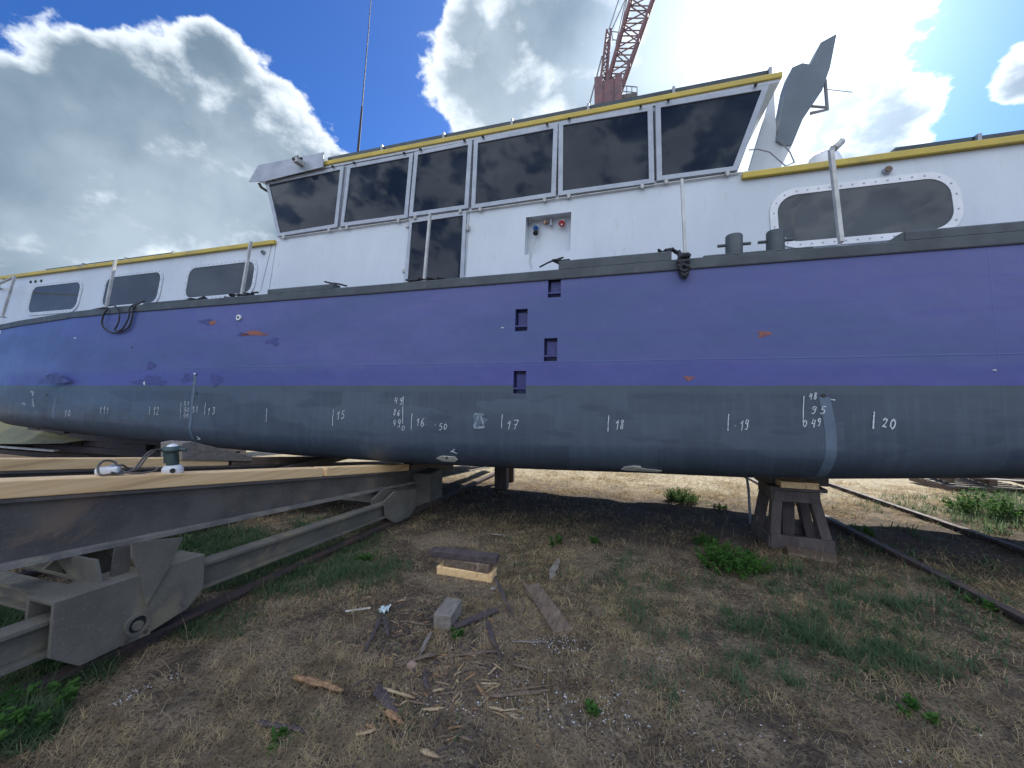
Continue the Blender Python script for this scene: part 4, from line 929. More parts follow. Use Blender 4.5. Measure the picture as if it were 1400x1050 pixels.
# wedge under the hull on the rear beam
def px3(px, py, X): return atX(px, py, X)
wq = [px3(250, 641, -4.15), px3(250, 605, -4.15), px3(268, 604, -4.15), px3(392, 633, -4.15), px3(392, 641, -4.15)]
A0 = px3(250, 628, -4.16); m = MB(); w0 = [Vector((-4.14, p.y, p.z)) for p in [px3(249, 629, -4.14), px3(249, 606, -4.14), px3(262, 603.5, -4.14), px3(345, 624, -4.14), px3(345, 631, -4.14)]]
m.prism(w0, (-.30, 0, 0)); tag(m.build('timber_wedge', 'greytimber', loc=tuple(w0[0]), bevel=.006), 'weathered grey-brown timber wedge driven under the hull behind the sander', 'wedge')
# packing blocks between beams and hull further along
for (px, Y, lab) in ((585, 4.4, 'small dark packing block between the near timber and the hull bottom'),):
    X = -2.66; m = MB(); zl = zt(Y)+.08; zh = zbot(X)-.012
    m.box(X-.08, X+.08, Y, Y+.25, zl-.03, max(zh, zl+.02)); tag(m.build('packing_block', 'darkcrib', loc=(X, Y, zl)), lab, 'block')

# sander standing on the near beam
sp0 = atX(236, 644, -2.665); zt0 = zt(sp0.y)+.081; sp0 = Vector((-2.665, sp0.y, zt0)); k = .98
sn = thing('sander', tuple(sp0), 'green-grey and white electric sander standing on the near timber beam', 'power tool')
def rev(c, prof, n=24, sx=1.0, mi=0, m=None):
    m = m or MB(); m.v_start = len(m.v)
    k0_ = len(m.v)
    for (r_, z) in prof:
        for j in range(n):
            a = 2*math.pi*j/n; m.v.append((c[0]+r_*.76*sx*math.cos(a), c[1]+r_*.76*math.sin(a), c[2]+z))
    for i in range(len(prof)-1):
        for j in range(n): m.f.append((k0_+i*n+j, k0_+i*n+(j+1) % n, k0_+(i+1)*n+(j+1) % n, k0_+(i+1)*n+j)); m.mi.append(mi)
    m.f.append(tuple(k0_+j for j in range(n))); m.f.append(tuple(k0_+(len(prof)-1)*n+j for j in range(n))); m.mi += [mi, mi]
    return m
rev(sp0, [(.068, 0), (.070, .012), (.068, .030), (.055, .045), (.040, .050)]).build('base_housing', 'whiteplastic', sn, smooth=True)
rev(sp0, [(.040, .046), (.044, .07), (.040, .10), (.038, .125), (.050, .135)]).build('body', 'green', sn, smooth=True)
rev(sp0, [(.052, .130), (.070, .138), (.072, .147), (.055, .160), (.02, .170)]).build('head', 'green', sn, smooth=True)
rev(sp0+Vector((0, 0, .003)), [(.040, .160), (.030, .170), (.01, .176)]).build('top_cap', 'whiteplastic', sn, smooth=True)
dcam = Vector((-sp0.x, -sp0.y, 0)).normalized()
m = MB(); m.tube([sp0+dcam*.045+Vector((0, 0, .022)), sp0+dcam*.059+Vector((0, 0, .022))], .014, 14); m.build('knob', 'black', sn, smooth=True)
lft = Vector((-RX, -RY, 0))
m = MB(); m.tube([sp0+Vector((0, 0, .145))-lft*.05, sp0+Vector((0, 0, .140))-lft*.085], [.014, .008], 10); m.build('spout', 'green', sn, smooth=True)
m = MB(); m.bar(sp0+lft*.034+Vector((0, 0, .06)), sp0+lft*.038+Vector((0, 0, .13)), .02, .03); m.build('grip', 'green', sn)
# its cable and the white plug adapter
zz_ = lambda px, py, dz: None
def ontop(px, dy, dz):                                              # on the top of the near beam at a photo column
    d = ray(px, 640); t = (-2.665+dy)/d.x; p = d*t; return Vector((p.x, p.y, zt(p.y)+.083+dz))
rope('cable', [sp0+Vector((0, 0, .150))+lft*.06, ontop(212, 0, .13), ontop(200, .0, .09), ontop(188, .02, .03), ontop(170, .03, .012), ontop(150, .065, .008), ontop(137, .06, .008), ontop(134, .02, .045), ontop(142, -.01, .075), ontop(156, -.01, .070), ontop(164, .02, .03), ontop(176, .06, .012), ontop(195, .065, .01), ontop(212, .06, .02), ontop(214, .02, .035), ontop(196, .0, .03), ontop(176, .02, .035), ontop(166, .03, .055), ontop(156, .03, .04)],
     .0055, 'thin grey power cable looping from the sander head to the white adapter', 'cable', mat='girder')
rope('cable', [sp0+Vector((0, 0, .146))+lft*.055+dcam*.02, ontop(207, .04, .135), ontop(194, .05, .085), ontop(184, .05, .035), ontop(170, .06, .012), ontop(160, .06, .01), ontop(152, .065, .02)], .0055, 'second thin cable drooping from the sander towards the white adapter', 'cable', mat='girder')
pl_ = ontop(147, .0, .0); ad = thing('plug_adapter', tuple(pl_), 'small white plug adapter lying among the cable coils on the beam', 'adapter')
m = MB(); m.bar(pl_+Vector((-.035, -.03, .022)), pl_+Vector((.035, .035, .026)), .055, .040); m.build('casing', 'whiteplastic', ad, bevel=.012)
m = MB(); m.tube([pl_+Vector((.02, .01, .046)), pl_+Vector((.022, .012, .052))], .012, 12); m.build('socket_face', 'alu', ad)

# olive hull of a small boat low behind the bow, and cribbing added for the dark mass under the forebody
m = MB(); yb = 5.9
top = [at(-160, 556, yb), at(-40, 566, yb), at(30, 584, yb), at(86, 604, yb)]; bot = [at(-160, 606, yb), at(-40, 606.5, yb), at(30, 607, yb), at(86, 606, yb)]
n = 4
for i in range(3):
    for k in range(n):
        def P_(a, b_, t): q = a.lerp(b_, t); return q+Vector((0, .5*math.sin(t*1.3), 0))
        t0, t1 = k/n, (k+1)/n; B = Vector((0, 1.4, 0))
        a0, a1, c0, c1 = P_(bot[i], top[i], t0), P_(bot[i+1], top[i+1], t0), P_(bot[i], top[i], t1), P_(bot[i+1], top[i+1], t1)
        m.hexa([a0, a1, a1+B, a0+B, c0, c1, c1+B, c0+B])
ob = thing('small_boat', tuple(bot[1]), 'olive-yellow hull of another boat low behind the bow at the left edge', 'boat')
m.build('hull', 'olivehull', ob, smooth=True)
m = MB(); m.box(bot[0].x, bot[3].x-.2, yb-.06, yb+.03, bot[1].z-.035, bot[1].z-.004); m.build('rub_rail', 'trim', ob)
m = MB()
for k in range(5): x_ = bot[0].x+1.0+k*1.3; m.box(x_, x_+.25, yb+.1, yb+1.2, gzf(x_, yb)-.02, bot[1].z-.036)
m.build('support_block', 'darkcrib', ob)
xs_ = colX(292, 6.3); xe_ = colX(40, 6.3); cz = gzf((xs_+xe_)/2, 6.3)
cbt = thing('added_crib', ((xs_+xe_)/2, 6.6, cz), 'added dark timber cribbing behind the rear girder, standing in for shaded mass under the forebody', 'cribbing')
for row in range(5):
    m = MB(); z_ = cz+row*.155; 
    if row % 2 == 0:
        for yy_ in (6.3, 6.9): m.box(xe_, xs_, yy_, yy_+.16, z_, z_+.15)
    else:
        x_ = xe_
        while x_ < xs_-.4: w_ = random.uniform(.35, 1.1); m.box(x_, min(x_+w_, xs_), 6.25+random.uniform(0, .2), 7.1, z_, z_+.15); x_ += w_+.04
    m.build('added_timber_row', 'darktimber', cbt)

# ------------------------------------------------------------------ trestle at the right
tx0, tx1, ty0, ty1 = 1.33, 1.83, 4.17, 4.66; ztop = -.985; zg = gzf(1.6, 4.3)
tr = thing('timber_trestle', (1.58, 4.4, zg), 'dark tapered timber trestle holding up the hull at the right', 'trestle')
cb = [Vector((tx0, ty0, zg+.02)), Vector((tx1+.02, ty0-.05, zg+.0)), Vector((tx1+.04, ty1, zg+.0)), Vector((tx0-.02, ty1, zg+.0))]
ct = [Vector((tx0+.035, ty0+.02, ztop)), Vector((tx1-.10, ty0+.02, ztop)), Vector((tx1-.10, ty1-.10, ztop)), Vector((tx0+.04, ty1-.10, ztop))]
for i in range(4):
    m = MB(); a, b_ = cb[i], ct[i]; w = .085
    sx = 1 if i in (0, 3) else -1; sy = 1 if i in (0, 1) else -1
    def sq(c): return [c, c+Vector((sx*w, 0, 0)), c+Vector((sx*w, sy*w, 0)), c+Vector((0, sy*w, 0))]
    m.hexa(sq(a)+sq(b_)); m.build('leg', 'darkcrib', tr, bevel=.006)
def plank(a, b_, z0, z1, t, name='brace'):
    m = MB(); d = (b_-a); d.z = 0; nn = Vector((-d.y, d.x, 0)).normalized()*t
    m.hexa([Vector((a.x, a.y, z0)), Vector((b_.x, b_.y, z0)), Vector((b_.x, b_.y, z0))+nn, Vector((a.x, a.y, z0))+nn, Vector((a.x, a.y, z1)), Vector((b_.x, b_.y, z1)), Vector((b_.x, b_.y, z1))+nn, Vector((a.x, a.y, z1))+nn]); m.build(name, 'darkcrib', tr, bevel=.004)
f_ = lambda i, t: cb[i].lerp(ct[i], t)
plank(f_(0, .14)+Vector((.004, -.012, 0)), f_(1, .14)+Vector((-.004, -.012, 0)), zg+.02, zg+.15, .03)
plank(f_(0, .9)+Vector((.004, -.012, 0)), f_(1, .9)+Vector((-.004, -.012, 0)), ztop-.105, ztop-.004, .03)
plank(f_(3, .14)+Vector((-.012, 0, 0)), f_(0, .14)+Vector((-.012, 0, 0)), zg+.02, zg+.13, .03)
plank(f_(3, .9)+Vector((-.012, 0, 0)), f_(0, .9)+Vector((-.012, 0, 0)), ztop-.095, ztop-.004, .03)
plank(f_(2, .1), f_(3, .1), zg+.02, zg+.13, .03); plank(f_(2, .9), f_(3, .9), ztop-.1, ztop-.004, .03)
m = MB(); m.box(tx0+.17, tx0+.27, ty0+.18, ty0+.21, zg+.03, ztop-.01); m.build('inner_post', 'darkcrib', tr)
m = MB(); m.box(tx0-.0, tx1-.04, ty0-.01, ty1-.04, ztop+.001, ztop+.035); m.build('cap_board', 'darkcrib', tr, bevel=.004)
m = MB(); m.box(tx0+.08, tx1-.12, ty0-.045, ty0+.10, ztop+.036, ztop+.095); tag(m.build('packing_block', 'timber', loc=(1.5, ty0, ztop+.04), bevel=.004), 'fresh timber packing block on top of the dark trestle', 'block')
m = MB(); m.box(tx0+.0, tx1+.02, ty0+.11, ty1-.06, ztop+.036, zbot(1.6)-.002+.0); tag(m.build('packing_block', 'darkcrib', loc=(1.5, ty0+.2, ztop+.04), bevel=.004), 'dark timber packing between the trestle cap and the hull bottom', 'block')
a, b_ = onground(1076, 757), onground(1143, 768); zz0 = gzf(a.x, a.y)
m = MB(); m.bar(Vector((a.x, a.y, zz0+.03)), Vector((b_.x, b_.y, gzf(b_.x, b_.y)+.02)), .16, .03); tag(m.build('ground_board', 'oldtimber', loc=(a.x, a.y, zz0), bevel=.004), 'worn board lying at the foot of the dark trestle', 'board')
# small post pairs far under the hull
def post(px, py, w, label, tilt=0.0):
    p = onground(px, py); z0 = gzf(p.x, p.y); zt_ = zbot(p.x)-.014; m = MB()
    m.bar((p.x, p.y, z0-.02), (p.x+tilt, p.y, zt_), w, w*.7, up=(0, 1, 0)); tag(m.build('prop', 'darkcrib', loc=(p.x, p.y, z0)), label, 'prop')
post(686, 668, .20, 'short dark prop standing under the middle of the hull')
post(699, 658, .10, 'thin brown prop just behind the short dark one')
p = onground(1026, 716); m = MB(); m.tube([(p.x, p.y, gzf(p.x, p.y)), (p.x-.02, p.y, -1.2), (p.x-.06, p.y, -.9)], .014, 8); tag(m.build('steel_rod', 'alu', loc=(p.x, p.y, gzf(p.x, p.y))), 'thin pale rod leaning beside the trestle', 'rod')
# pallet stack on the sunlit ground
c = onground(1325, 668); z0 = gzf(c.x, c.y)
for i, (lab, dx, rz) in enumerate((('lower weathered pallet on the sunlit grass beyond the boat', 0, .1), ('upper weathered pallet stacked askew beyond the boat', .12, -.12))):
    pt = thing('pallet', (c.x+dx, c.y, z0+i*.15), lab, 'pallet'); 
    bx = MB(); [bx.box(c.x+dx-.6, c.x+dx+.6, c.y-.4+.17*j, c.y-.3+.17*j, z0+i*.15+.11, z0+i*.15+.13) for j in range(5)]; bx.build('deck_board', 'greytimber', pt)
    bx = MB(); [bx.box(c.x+dx-.6+.54*j, c.x+dx-.5+.54*j, c.y-.4, c.y+.48, z0+i*.15+.02, z0+i*.15+.109) for j in range(3)]; bx.build('bearer', 'oldtimber', pt); pt.rotation_euler.z = rz

# ------------------------------------------------------------------ loose timber on the ground
def gp(px, py, lift=0.0): p = onground(px, py); return Vector((p.x, p.y, gzf(p.x, p.y)+lift))
def board(a, b_, w, h, mat, label, cat='plank', name='plank', lift=0.0, bev=.004):
    a, b_ = gp(*a), gp(*b_); z = Vector((0, 0, h/2+lift)); m = MB(); m.bar(a+z, b_+z, w, h); return tag(m.build(name, mat, loc=tuple((a+b_)/2), bevel=bev), label, cat)
s0, s1 = gp(597, 787), gp(671, 788); base_z = (s0.z+s1.z)/2
def stackb(pxl, pxr, py, z0, w, h, mat, label, name='plank', sk=0.0, back=0.0):
    d0, d1 = ray(pxl, py), ray(pxr, py); 
    Y = s0.y+w/2+.02+back; a = Vector((d0.x*(s0.y/d0.y), Y, base_z+z0+h/2)); b_ = Vector((d1.x*(s0.y/d1.y), Y+sk, base_z+z0+h/2)); m = MB(); m.bar(a, b_, w, h)
    return tag(m.build(name, mat, loc=tuple((a+b_)/2), bevel=.005), label, 'timber block')
stackb(595, 671, 780, -.005, .12, .068, 'timber', 'fresh yellow timber block at the bottom of the little stack under the boat', 'timber_block', .0)
stackb(604, 667, 770, .0645, .10, .062, 'oldtimber', 'brown timber block in the middle of the little stack under the boat', 'timber_block', -.02, .015)
stackb(585, 676, 755, .128, .085, .050, 'darktimber', 'dark split timber on top of the little stack under the boat', 'timber_block', .02, .0)
# rectangular off-cut
a, b_ = gp(604, 862), gp(621, 838); m = MB(); m.bar(a+Vector((0, 0, .043)), b_+Vector((0, 0, .043)), .105, .082)
tag(m.build('timber_block', 'greytimber', loc=tuple(a), bevel=.004), 'short square grey-brown timber off-cut lying alone in front of the stack', 'timber block')
board((727, 803), (770, 868), .115, .028, 'oldtimber', 'long flat brown plank lying right of the timber off-cut')
board((620, 862), (680, 838), .040, .018, 'darktimber', 'narrow slate-dark board leaning against the timber off-cut', lift=.01)
def splinter(a, b_, w, h, mat, label, seed, group='broken wood pieces scattered on the ground', name='wood_splinter', lift=.002):
    rr = random.Random(seed); A_, B_ = gp(*a), gp(*b_); d = B_-A_; L = d.length; d.normalize(); s_ = d.cross(Vector((0, 0, 1))).normalized(); u = Vector((0, 0, 1)); n = 9; m = MB(); k = 5
    w *= 1.15; lift += .006
    for i in range(n+1):
        t = i/n; taper = (min(1, t*5+.55)*min(1, (1-t)*(2.0+seed%3)+.35))*rr.uniform(.8, 1.15); c_ = A_+d*(L*t)+s_*(math.sin(t*2.5+seed)*w*.18+rr.uniform(-.1, .1)*w)+u*(h*.42+lift)
        for j in range(k):
            an = 2*math.pi*j/k+.3; q_ = rr.uniform(.72, 1.2)*taper
            m.v.append(tuple(c_+s_*math.cos(an)*w*.5*q_+u*math.sin(an)*h*.5*q_+d*rr.uniform(-.5, .5)*w*(1.6 if i in (0, n) else .5)))
    for i in range(n):
        for j in range(k): m.f.append((i*k+j, i*k+(j+1) % k, (i+1)*k+(j+1) % k, (i+1)*k+j)); m.mi.append(0 if j in (0, 1, 4) else 1)
    m.f += [tuple(range(k))[::-1], tuple(n*k+j for j in range(k))]; m.mi += [0, 0]
    return tag(m.build(name, [M[x] for x in ((mat, mat) if isinstance(mat, str) else mat)], loc=tuple((A_+B_)/2)), label, 'wood splinter', group)
SP = [((498, 897), (521, 849), .022, .016, 'darktimber', 'long dark stick pointing up to the scrap of pale film'),
 ((524, 850), (530, 876), .026, .014, 'darktimber', 'short dark bark strip right below the scrap of pale film'),
 ((673, 783), (702, 845), .026, .018, ('darktimber', 'splint'), 'long dark splinter with a pale broken heart between the stack and the long plank'),
 ((716, 828), (710, 853), .016, .010, 'oldtimber', 'thin brown stick just left of the long plank'),
 ((667, 852), (677, 888), .028, .016, 'darktimber', 'dark bent stick below the right end of the slate-dark board'),
 ((678, 888), (684, 910), .014, .010, 'darktimber', 'thin dark twig below the bent stick'),
 ((590, 868), (575, 901), .022, .010, 'greytimber', 'grey flat strip below the left side of the off-cut'),
 ((543, 914), (603, 899), .028, .012, 'oldtimber', 'long grey-brown curved strip above the pinkish stone'),
 ((613, 884), (620, 918), .018, .012, 'oldtimber', 'upright brown stick below the off-cut'),
 ((623, 904), (677, 897), .018, .010, 'oldtimber', 'pale edged strip right of the upright brown stick'),
 ((580, 923), (586, 949), .022, .014, 'darktimber', 'dark stub below the pinkish stone'),
 ((407, 935), (469, 955), .034, .026, ('splint', 'darktimber'), 'thick split log piece with orange broken face at the left of the litter'),
 ((512, 948), (541, 971), .048, .014, 'darktimber', 'flat dark board scrap beside the pale-edged stick'),
 ((522, 946), (567, 964), .014, .012, ('chip', 'darktimber'), 'thin pale-edged stick lying over the dark board scrap'),
 ((526, 977), (553, 996), .024, .018, ('splint', 'darktimber'), 'orange-brown broken chunk below the dark board scrap'),
 ((533, 984), (536, 999), .010, .008, 'splint', 'small orange sliver left of the orange-brown chunk'),
 ((672, 961), (748, 947), .022, .014, ('oldtimber', 'chip'), 'longest pale brown stick at the right of the litter'),
 ((700, 950), (755, 940), .010, .010, 'oldtimber', 'thin fork rising from the longest pale brown stick'),
 ((650, 944), (664, 959), .016, .008, 'splint', 'orange chip at the left end of the longest stick'),
 ((658, 942), (684, 943), .010, .008, 'chip', 'straight pale sliver above the orange chip'),
 ((668, 930), (683, 914), .010, .008, 'chip', 'pale sliver pointing up to the right in the splinter heap'),
 ((674, 912), (690, 924), .008, .006, 'chip', 'pale sliver crossing the splinter heap'),
 ((635, 940), (655, 925), .010, .008, 'splint', 'orange-brown sliver left of the splinter heap'),
 ((582, 975), (603, 974), .016, .010, 'chip', 'short blunt pale chip in the middle of the litter'),
 ((594, 951), (606, 948), .014, .008, 'chip', 'tiny pale chip above the short blunt one'),
 ((490, 1006), (512, 1003), .016, .010, 'chip', 'flat pale chip near the bottom left of the litter'),
 ((503, 997), (511, 1001), .016, .012, 'splint', 'small orange lump above the flat pale chip'),
 ((577, 1031), (598, 1042), .018, .012, ('chip', 'splint'), 'pale wedge-shaped chip closest to the bottom edge'),
 ((398, 1003), (414, 1006), .020, .014, 'darktimber', 'blackened stub next to the dark stick at the lower left'),
 ((353, 996), (405, 1003), .022, .014, 'darktimber', 'lone dark stick at the lower left of the litter'),
 ((702, 913), (737, 921), .018, .010, 'oldtimber', 'brown strip right of the splinter heap'),
 ((700, 880), (750, 881), .016, .008, 'greytimber', 'thin grey lath below the end of the long plank'),
 ((754, 790), (765, 766), .050, .010, 'greytimber', 'leaf-shaped grey bark piece above the long plank'),
 ((668, 733), (695, 736), .030, .008, 'greytimber', 'pale bark strip in the shade behind the stack'),
 ((466, 763), (494, 753), .022, .008, 'greytimber', 'grey strip lying beside the left slipway rail'),
 ((551, 853), (588, 858), .012, .010, 'oldtimber', 'thin stick touching the left side of the off-cut'),
 ((669, 973), (690, 979), .012, .008, 'chip', 'thin curved pale sliver below the longest stick'),
 ((688, 978), (706, 974), .010, .006, 'chip', 'pale sliver right of the thin curved one'),
 ((560, 965), (592, 970), .010, .006, 'oldtimber', 'fine brown twig beside the short blunt chip'),
 ((600, 955), (648, 950), .009, .006, 'oldtimber', 'fine brown twig above the centre of the litter')]
for i, (a, b_, w, h, mt, lab) in enumerate(SP): splinter(a, b_, w, h, mt, lab, i*3+1)
board((472, 838), (507, 834), .016, .008, 'anode', 'white painted lath lying left of the scrap of pale film', 'lath', 'lath')
# stones
def rock(px, py, r, mat, label, seed):
    rr = random.Random(seed); c_ = gp(px, py); bm = bmesh.new(); bmesh.ops.create_icosphere(bm, subdivisions=2, radius=r)
    for v in bm.verts: v.co *= rr.uniform(.85, 1.12); v.co.z *= .7
    me = bpy.data.meshes.new('stone'); bm.to_mesh(me); bm.free(); me.materials.append(M[mat]); o = bpy.data.objects.new('stone', me); COL.objects.link(o); o.location = c_+Vector((0, 0, r*.4)); o['_loc'] = tuple(o.location); tag(o, label, 'stone')
    me.polygons.foreach_set('use_smooth', [True]*len(me.polygons))
rock(563, 915, .026, 'stone', 'rounded pinkish stone in the wood litter', 3); rock(674, 807, .022, 'greytimber', 'dull grey stone beside the long dark splinter', 4)
# scrap of pale film
rr = random.Random(5); c_ = gp(526, 838, .02); bm = bmesh.new(); bmesh.ops.create_grid(bm, x_segments=6, y_segments=6, size=.028)
for v in bm.verts: v.co += Vector((rr.uniform(-.008, .008), rr.uniform(-.008, .008), rr.uniform(-.014, .018)))
me = bpy.data.meshes.new('film_scrap'); bm.to_mesh(me); bm.free(); me.materials.append(M['bluefilm']); o = bpy.data.objects.new('film_scrap', me); COL.objects.link(o); o.location = c_; tag(o, 'crumpled scrap of pale bluish film on top of a dark stick', 'scrap')

# far wood along the horizon
nT = 9000; tx = RNG.uniform(-330, 330, nT); ty = RNG.uniform(190, 235, nT); hh = 7+9*vnoise(tx*.05, ty*.05)+3*vnoise(tx*.2+3, ty*.2); tz = gz(tx, ty)+hh*RNG.random(nT)**.7
s_ = RNG.uniform(1.0, 2.6, nT); Vv = np.stack([tx, ty, tz], 1)[:, None, :]+RNG.normal(0, 1, (nT, 4, 3))*s_[:, None, None]*.7
tag(npmesh('far_wood', Vv.reshape(-1, 3), np.arange(nT*4).reshape(nT, 4), 'blade'), 'distant belt of trees on the horizon', 'wood', kind='stuff')
# ------------------------------------------------------------------ ground cover
def visible(x, y):
    f = x*FX+y*FY; r_ = x*RX+y*RY
    return (f > .35) & (np.abs(r_/np.maximum(f, .01)) < 1.45)
def blades(P, L, W_, ang, lean, curve, seglen=2):
    # returns V,F (quads) : two-segment tapering blades
    n = len(P); dx, dy = np.cos(ang), np.sin(ang); sx, sy = -dy, dx; rings = []
    for t, wf in ((0, 1.0), (.5, .8), (1.0, .12)):
        h = L*t*np.cos(lean*(.5+.5*t)+curve*t); o_ = L*t*np.sin(lean*(.5+.5*t)+curve*t)
        cx, cy, cz = P[:, 0]+dx*o_, P[:, 1]+dy*o_, P[:, 2]+h
        rings.append(np.stack([cx-sx*W_*wf/2, cy-sy*W_*wf/2, cz], 1)); rings.append(np.stack([cx+sx*W_*wf/2, cy+sy*W_*wf/2, cz], 1))
    V = np.stack(rings, 1).reshape(-1, 3); b_ = np.arange(n)[:, None]*6
    F = np.concatenate([b_+np.array([0, 1, 3, 2]), b_+np.array([2, 3, 5, 4])]); return V, F
def scatter(n, x0, x1, y0, y1): x = RNG.uniform(x0, x1, n); y = RNG.uniform(y0, y1, n); return x, y
# dry straw: short, lying nearly flat, thicker in patches near the camera
def dist_keep(x, y, near=2.2):
    d = np.hypot(x, y); return np.minimum(1, (near/np.maximum(d, .3))**1.15)
x, y = scatter(1300000, -5.5, 7.5, .3, 9)
k = visible(x, y); x, y = x[k], y[k]
dn = .10+.90*np.clip((vnoise(x*1.5+9, y*1.5)*.45+vnoise(x*5.2, y*5.2+4)*.45+vnoise(x*17, y*17)*.25-.50)*4.0, 0, 1)
dn *= np.where((x > -3.6) & (x < -2.45), .3, 1)*(1-.88*np.exp(-((y-4.9+.25*x*0)/1.0)**2))
dn *= dist_keep(x, y)
k = RNG.random(len(x)) < dn; x, y = x[k], y[k]; n = len(x)
P = np.stack([x, y, gz(x, y)+.002], 1)
V, F = blades(P, (.014+.07*RNG.random(n)**1.8)*np.where(np.hypot(x, y) > 4, 1.5, 1), RNG.uniform(.0009, .0022, n)*np.clip(np.hypot(x, y)/1.6, 1, 3), RNG.uniform(0, 6.28, n), RNG.uniform(1.15, 1.56, n), RNG.uniform(-.3, .2, n))
tag(npmesh('dry_grass', V, F, 'straw'), 'dry straw-coloured grass litter covering the yard soil', 'dry grass', kind='stuff')
print('straw', n)
# green grass patches (photo ellipses -> ground)
patches = [(1040, 850, 170, 75, .7, .11), (1160, 800, 130, 50, .9, .12), (950, 860, 70, 35, .9, .10), (1150, 900, 140, 60, .35, .09), (1290, 870, 120, 80, .35, .10), (1060, 930, 110, 50, .3, .08), (1000, 880, 200, 90, .22, .14), (1200, 850, 190, 90, .25, .14), (1220, 740, 90, 22, .9, .12), (1340, 790, 90, 40, .7, .12),
           (720, 770, 60, 28, .5, .09), (860, 800, 70, 30, .45, .10), (600, 690, 80, 22, .45, .08), (540, 770, 30, 15, .5, .10), (760, 725, 60, 20, .4, .12), (690, 800, 45, 25, .4, .08),
           (380, 775, 150, 42, 2.6, .10), (300, 745, 90, 22, 2.4, .14), (460, 735, 70, 28, 2.6, .09), (290, 850, 75, 26, 1.6, .07), (60, 900, 90, 40, 2.2, .12), (20, 985, 50, 50, 2.6, .11), (100, 935, 40, 16, 1.2, .08),
           (1300, 690, 110, 16, 1.6, .10), (1200, 700, 60, 16, .9, .09), (1360, 700, 60, 30, 1.8, .18), (985, 695, 40, 10, .9, .10), (940, 685, 36, 10, .4, .08), (640, 870, 30, 14, .35, .05), (520, 880, 80, 60, .08, .05), (1230, 980, 160, 60, .15, .07), (560, 1010, 90, 40, .08, .08), (380, 1010, 60, 40, .12, .06), (0, 840, 30, 20, 1.5, .10), (1100, 780, 60, 20, .8, .12), (850, 770, 40, 18, .4, .12)]
Vs, Fs, off = [], [], 0
for (px, py, a, b_, den, hgt) in patches:
    N = int(a*b_*den*(.40 if den < 1.3 else .60)); th = RNG.uniform(0, 6.283, N); rad = np.sqrt(RNG.random(N))*(.75+.5*RNG.random(N)); qx, qy = px+a*rad*np.cos(th), py+b_*rad*np.sin(th)
    qy = np.maximum(qy, 650); r_ = (qx-CX)/FPX; u = (CY-qy)/FPX; dx, dy = RX*r_+FX, RY*r_+FY; t = H0/(-u-SL*dy); x, y = dx*t, dy*t
    k = (t > 0) & (t < 25); x, y = x[k], y[k]
    cl = vnoise(x*6+2, y*6); k = RNG.random(len(x)) < np.clip((cl-.25)*2.2 if den > 1.3 else (cl*.45+vnoise(x*2.3+5, y*2.3)*.35+vnoise(x*19, y*19)*.7-.85)*6, .15 if den > 1.3 else .03, 1); x, y = x[k], y[k]
    rep = 2; x = np.repeat(x, rep)+RNG.normal(0, .018, len(x)*rep); y = np.repeat(y, rep)+RNG.normal(0, .018, len(y)*rep); n = len(x)
    d = np.hypot(x, y); P = np.stack([x, y, gz(x, y)], 1)
    V, F = blades(P, hgt*RNG.uniform(.25, 1.0, n), RNG.uniform(.0025, .006, n)*np.clip(d/2.5, 1, 2.2), RNG.uniform(0, 6.28, n), RNG.uniform(.1, 1.25, n), RNG.uniform(0, .8, n))
    Vs.append(V); Fs.append(F+off); off += len(V)
V = np.concatenate(Vs); F = np.concatenate(Fs); print('grass', len(F)//2)
tag(npmesh('grass', V, F, 'blade'), 'patchy green grass growing between the rails and around the trestle', 'grass', kind='stuff')
# sparse thin tall stalks
Vs, Fs, off = [], [], 0
x, y = scatter(900, -3, 6, 1.0, 6); k = visible(x, y); x, y = x[k], y[k]; n = len(x)
V, F = blades(np.stack([x, y, gz(x, y)], 1), RNG.uniform(.10, .26, n), RNG.uniform(.0015, .003, n), RNG.uniform(0, 6.28, n), RNG.uniform(.0, .7, n), RNG.uniform(0, .5, n))
tag(npmesh('tall_stalks', V, F, 'straw'), 'thin dry stalks standing sparsely over the yard', 'stalks', kind='stuff')
# paint flakes
x, y = scatter(16000, -1.8, 5, .45, 5.5); k = visible(x, y); x, y = x[k], y[k]
dn = np.clip((vnoise(x*1.8+20, y*1.8)-.5)*3, .03, 1)*np.where((x > -.6), 1, .25); k = RNG.random(len(x)) < dn*.8; x, y = x[k], y[k]
def pile(px, py, a, b_, n, tilt=0):
    th = RNG.uniform(0, 6.28, n); r_ = np.sqrt(RNG.random(n)); u_, v_ = a*r_*np.cos(th), b_*r_*np.sin(th); P = [onground(px+uu*math.cos(tilt)-vv*math.sin(tilt), py+uu*math.sin(tilt)+vv*math.cos(tilt)) for uu, vv in zip(u_, v_)]
    return np.array([p.x for p in P]), np.array([p.y for p in P])
for args in ((178, 957, 34, 6, 70, -.45), (235, 932, 14, 5, 14, -.4), (770, 885, 45, 14, 170), (770, 955, 110, 45, 260), (900, 880, 90, 35, 130), (620, 975, 60, 22, 60), (1230, 840, 110, 35, 120)):
    a, b_ = pile(*args); x = np.concatenate([x, a]); y = np.concatenate([y, b_])
n = len(x); s_ = RNG.uniform(.0014, .0042, n)*np.where(RNG.random(n) < .03, 2.0, 1); an = RNG.uniform(0, 6.28, n); z = gz(x, y)+.010
co = []
for q_ in range(4):
    a = an+q_*math.pi/2+RNG.uniform(-.4, .4, n); co.append(np.stack([x+s_*np.cos(a), y+s_*np.sin(a)*.8, z+RNG.uniform(0, .005, n)], 1))
V = np.stack(co, 1).reshape(-1, 3); F = np.arange(n*4).reshape(n, 4)
tag(npmesh('paint_flakes', V, F, 'whitechip'), 'tiny white paint flakes scattered over the bare soil', 'paint flakes', kind='stuff'); print('flakes', n)
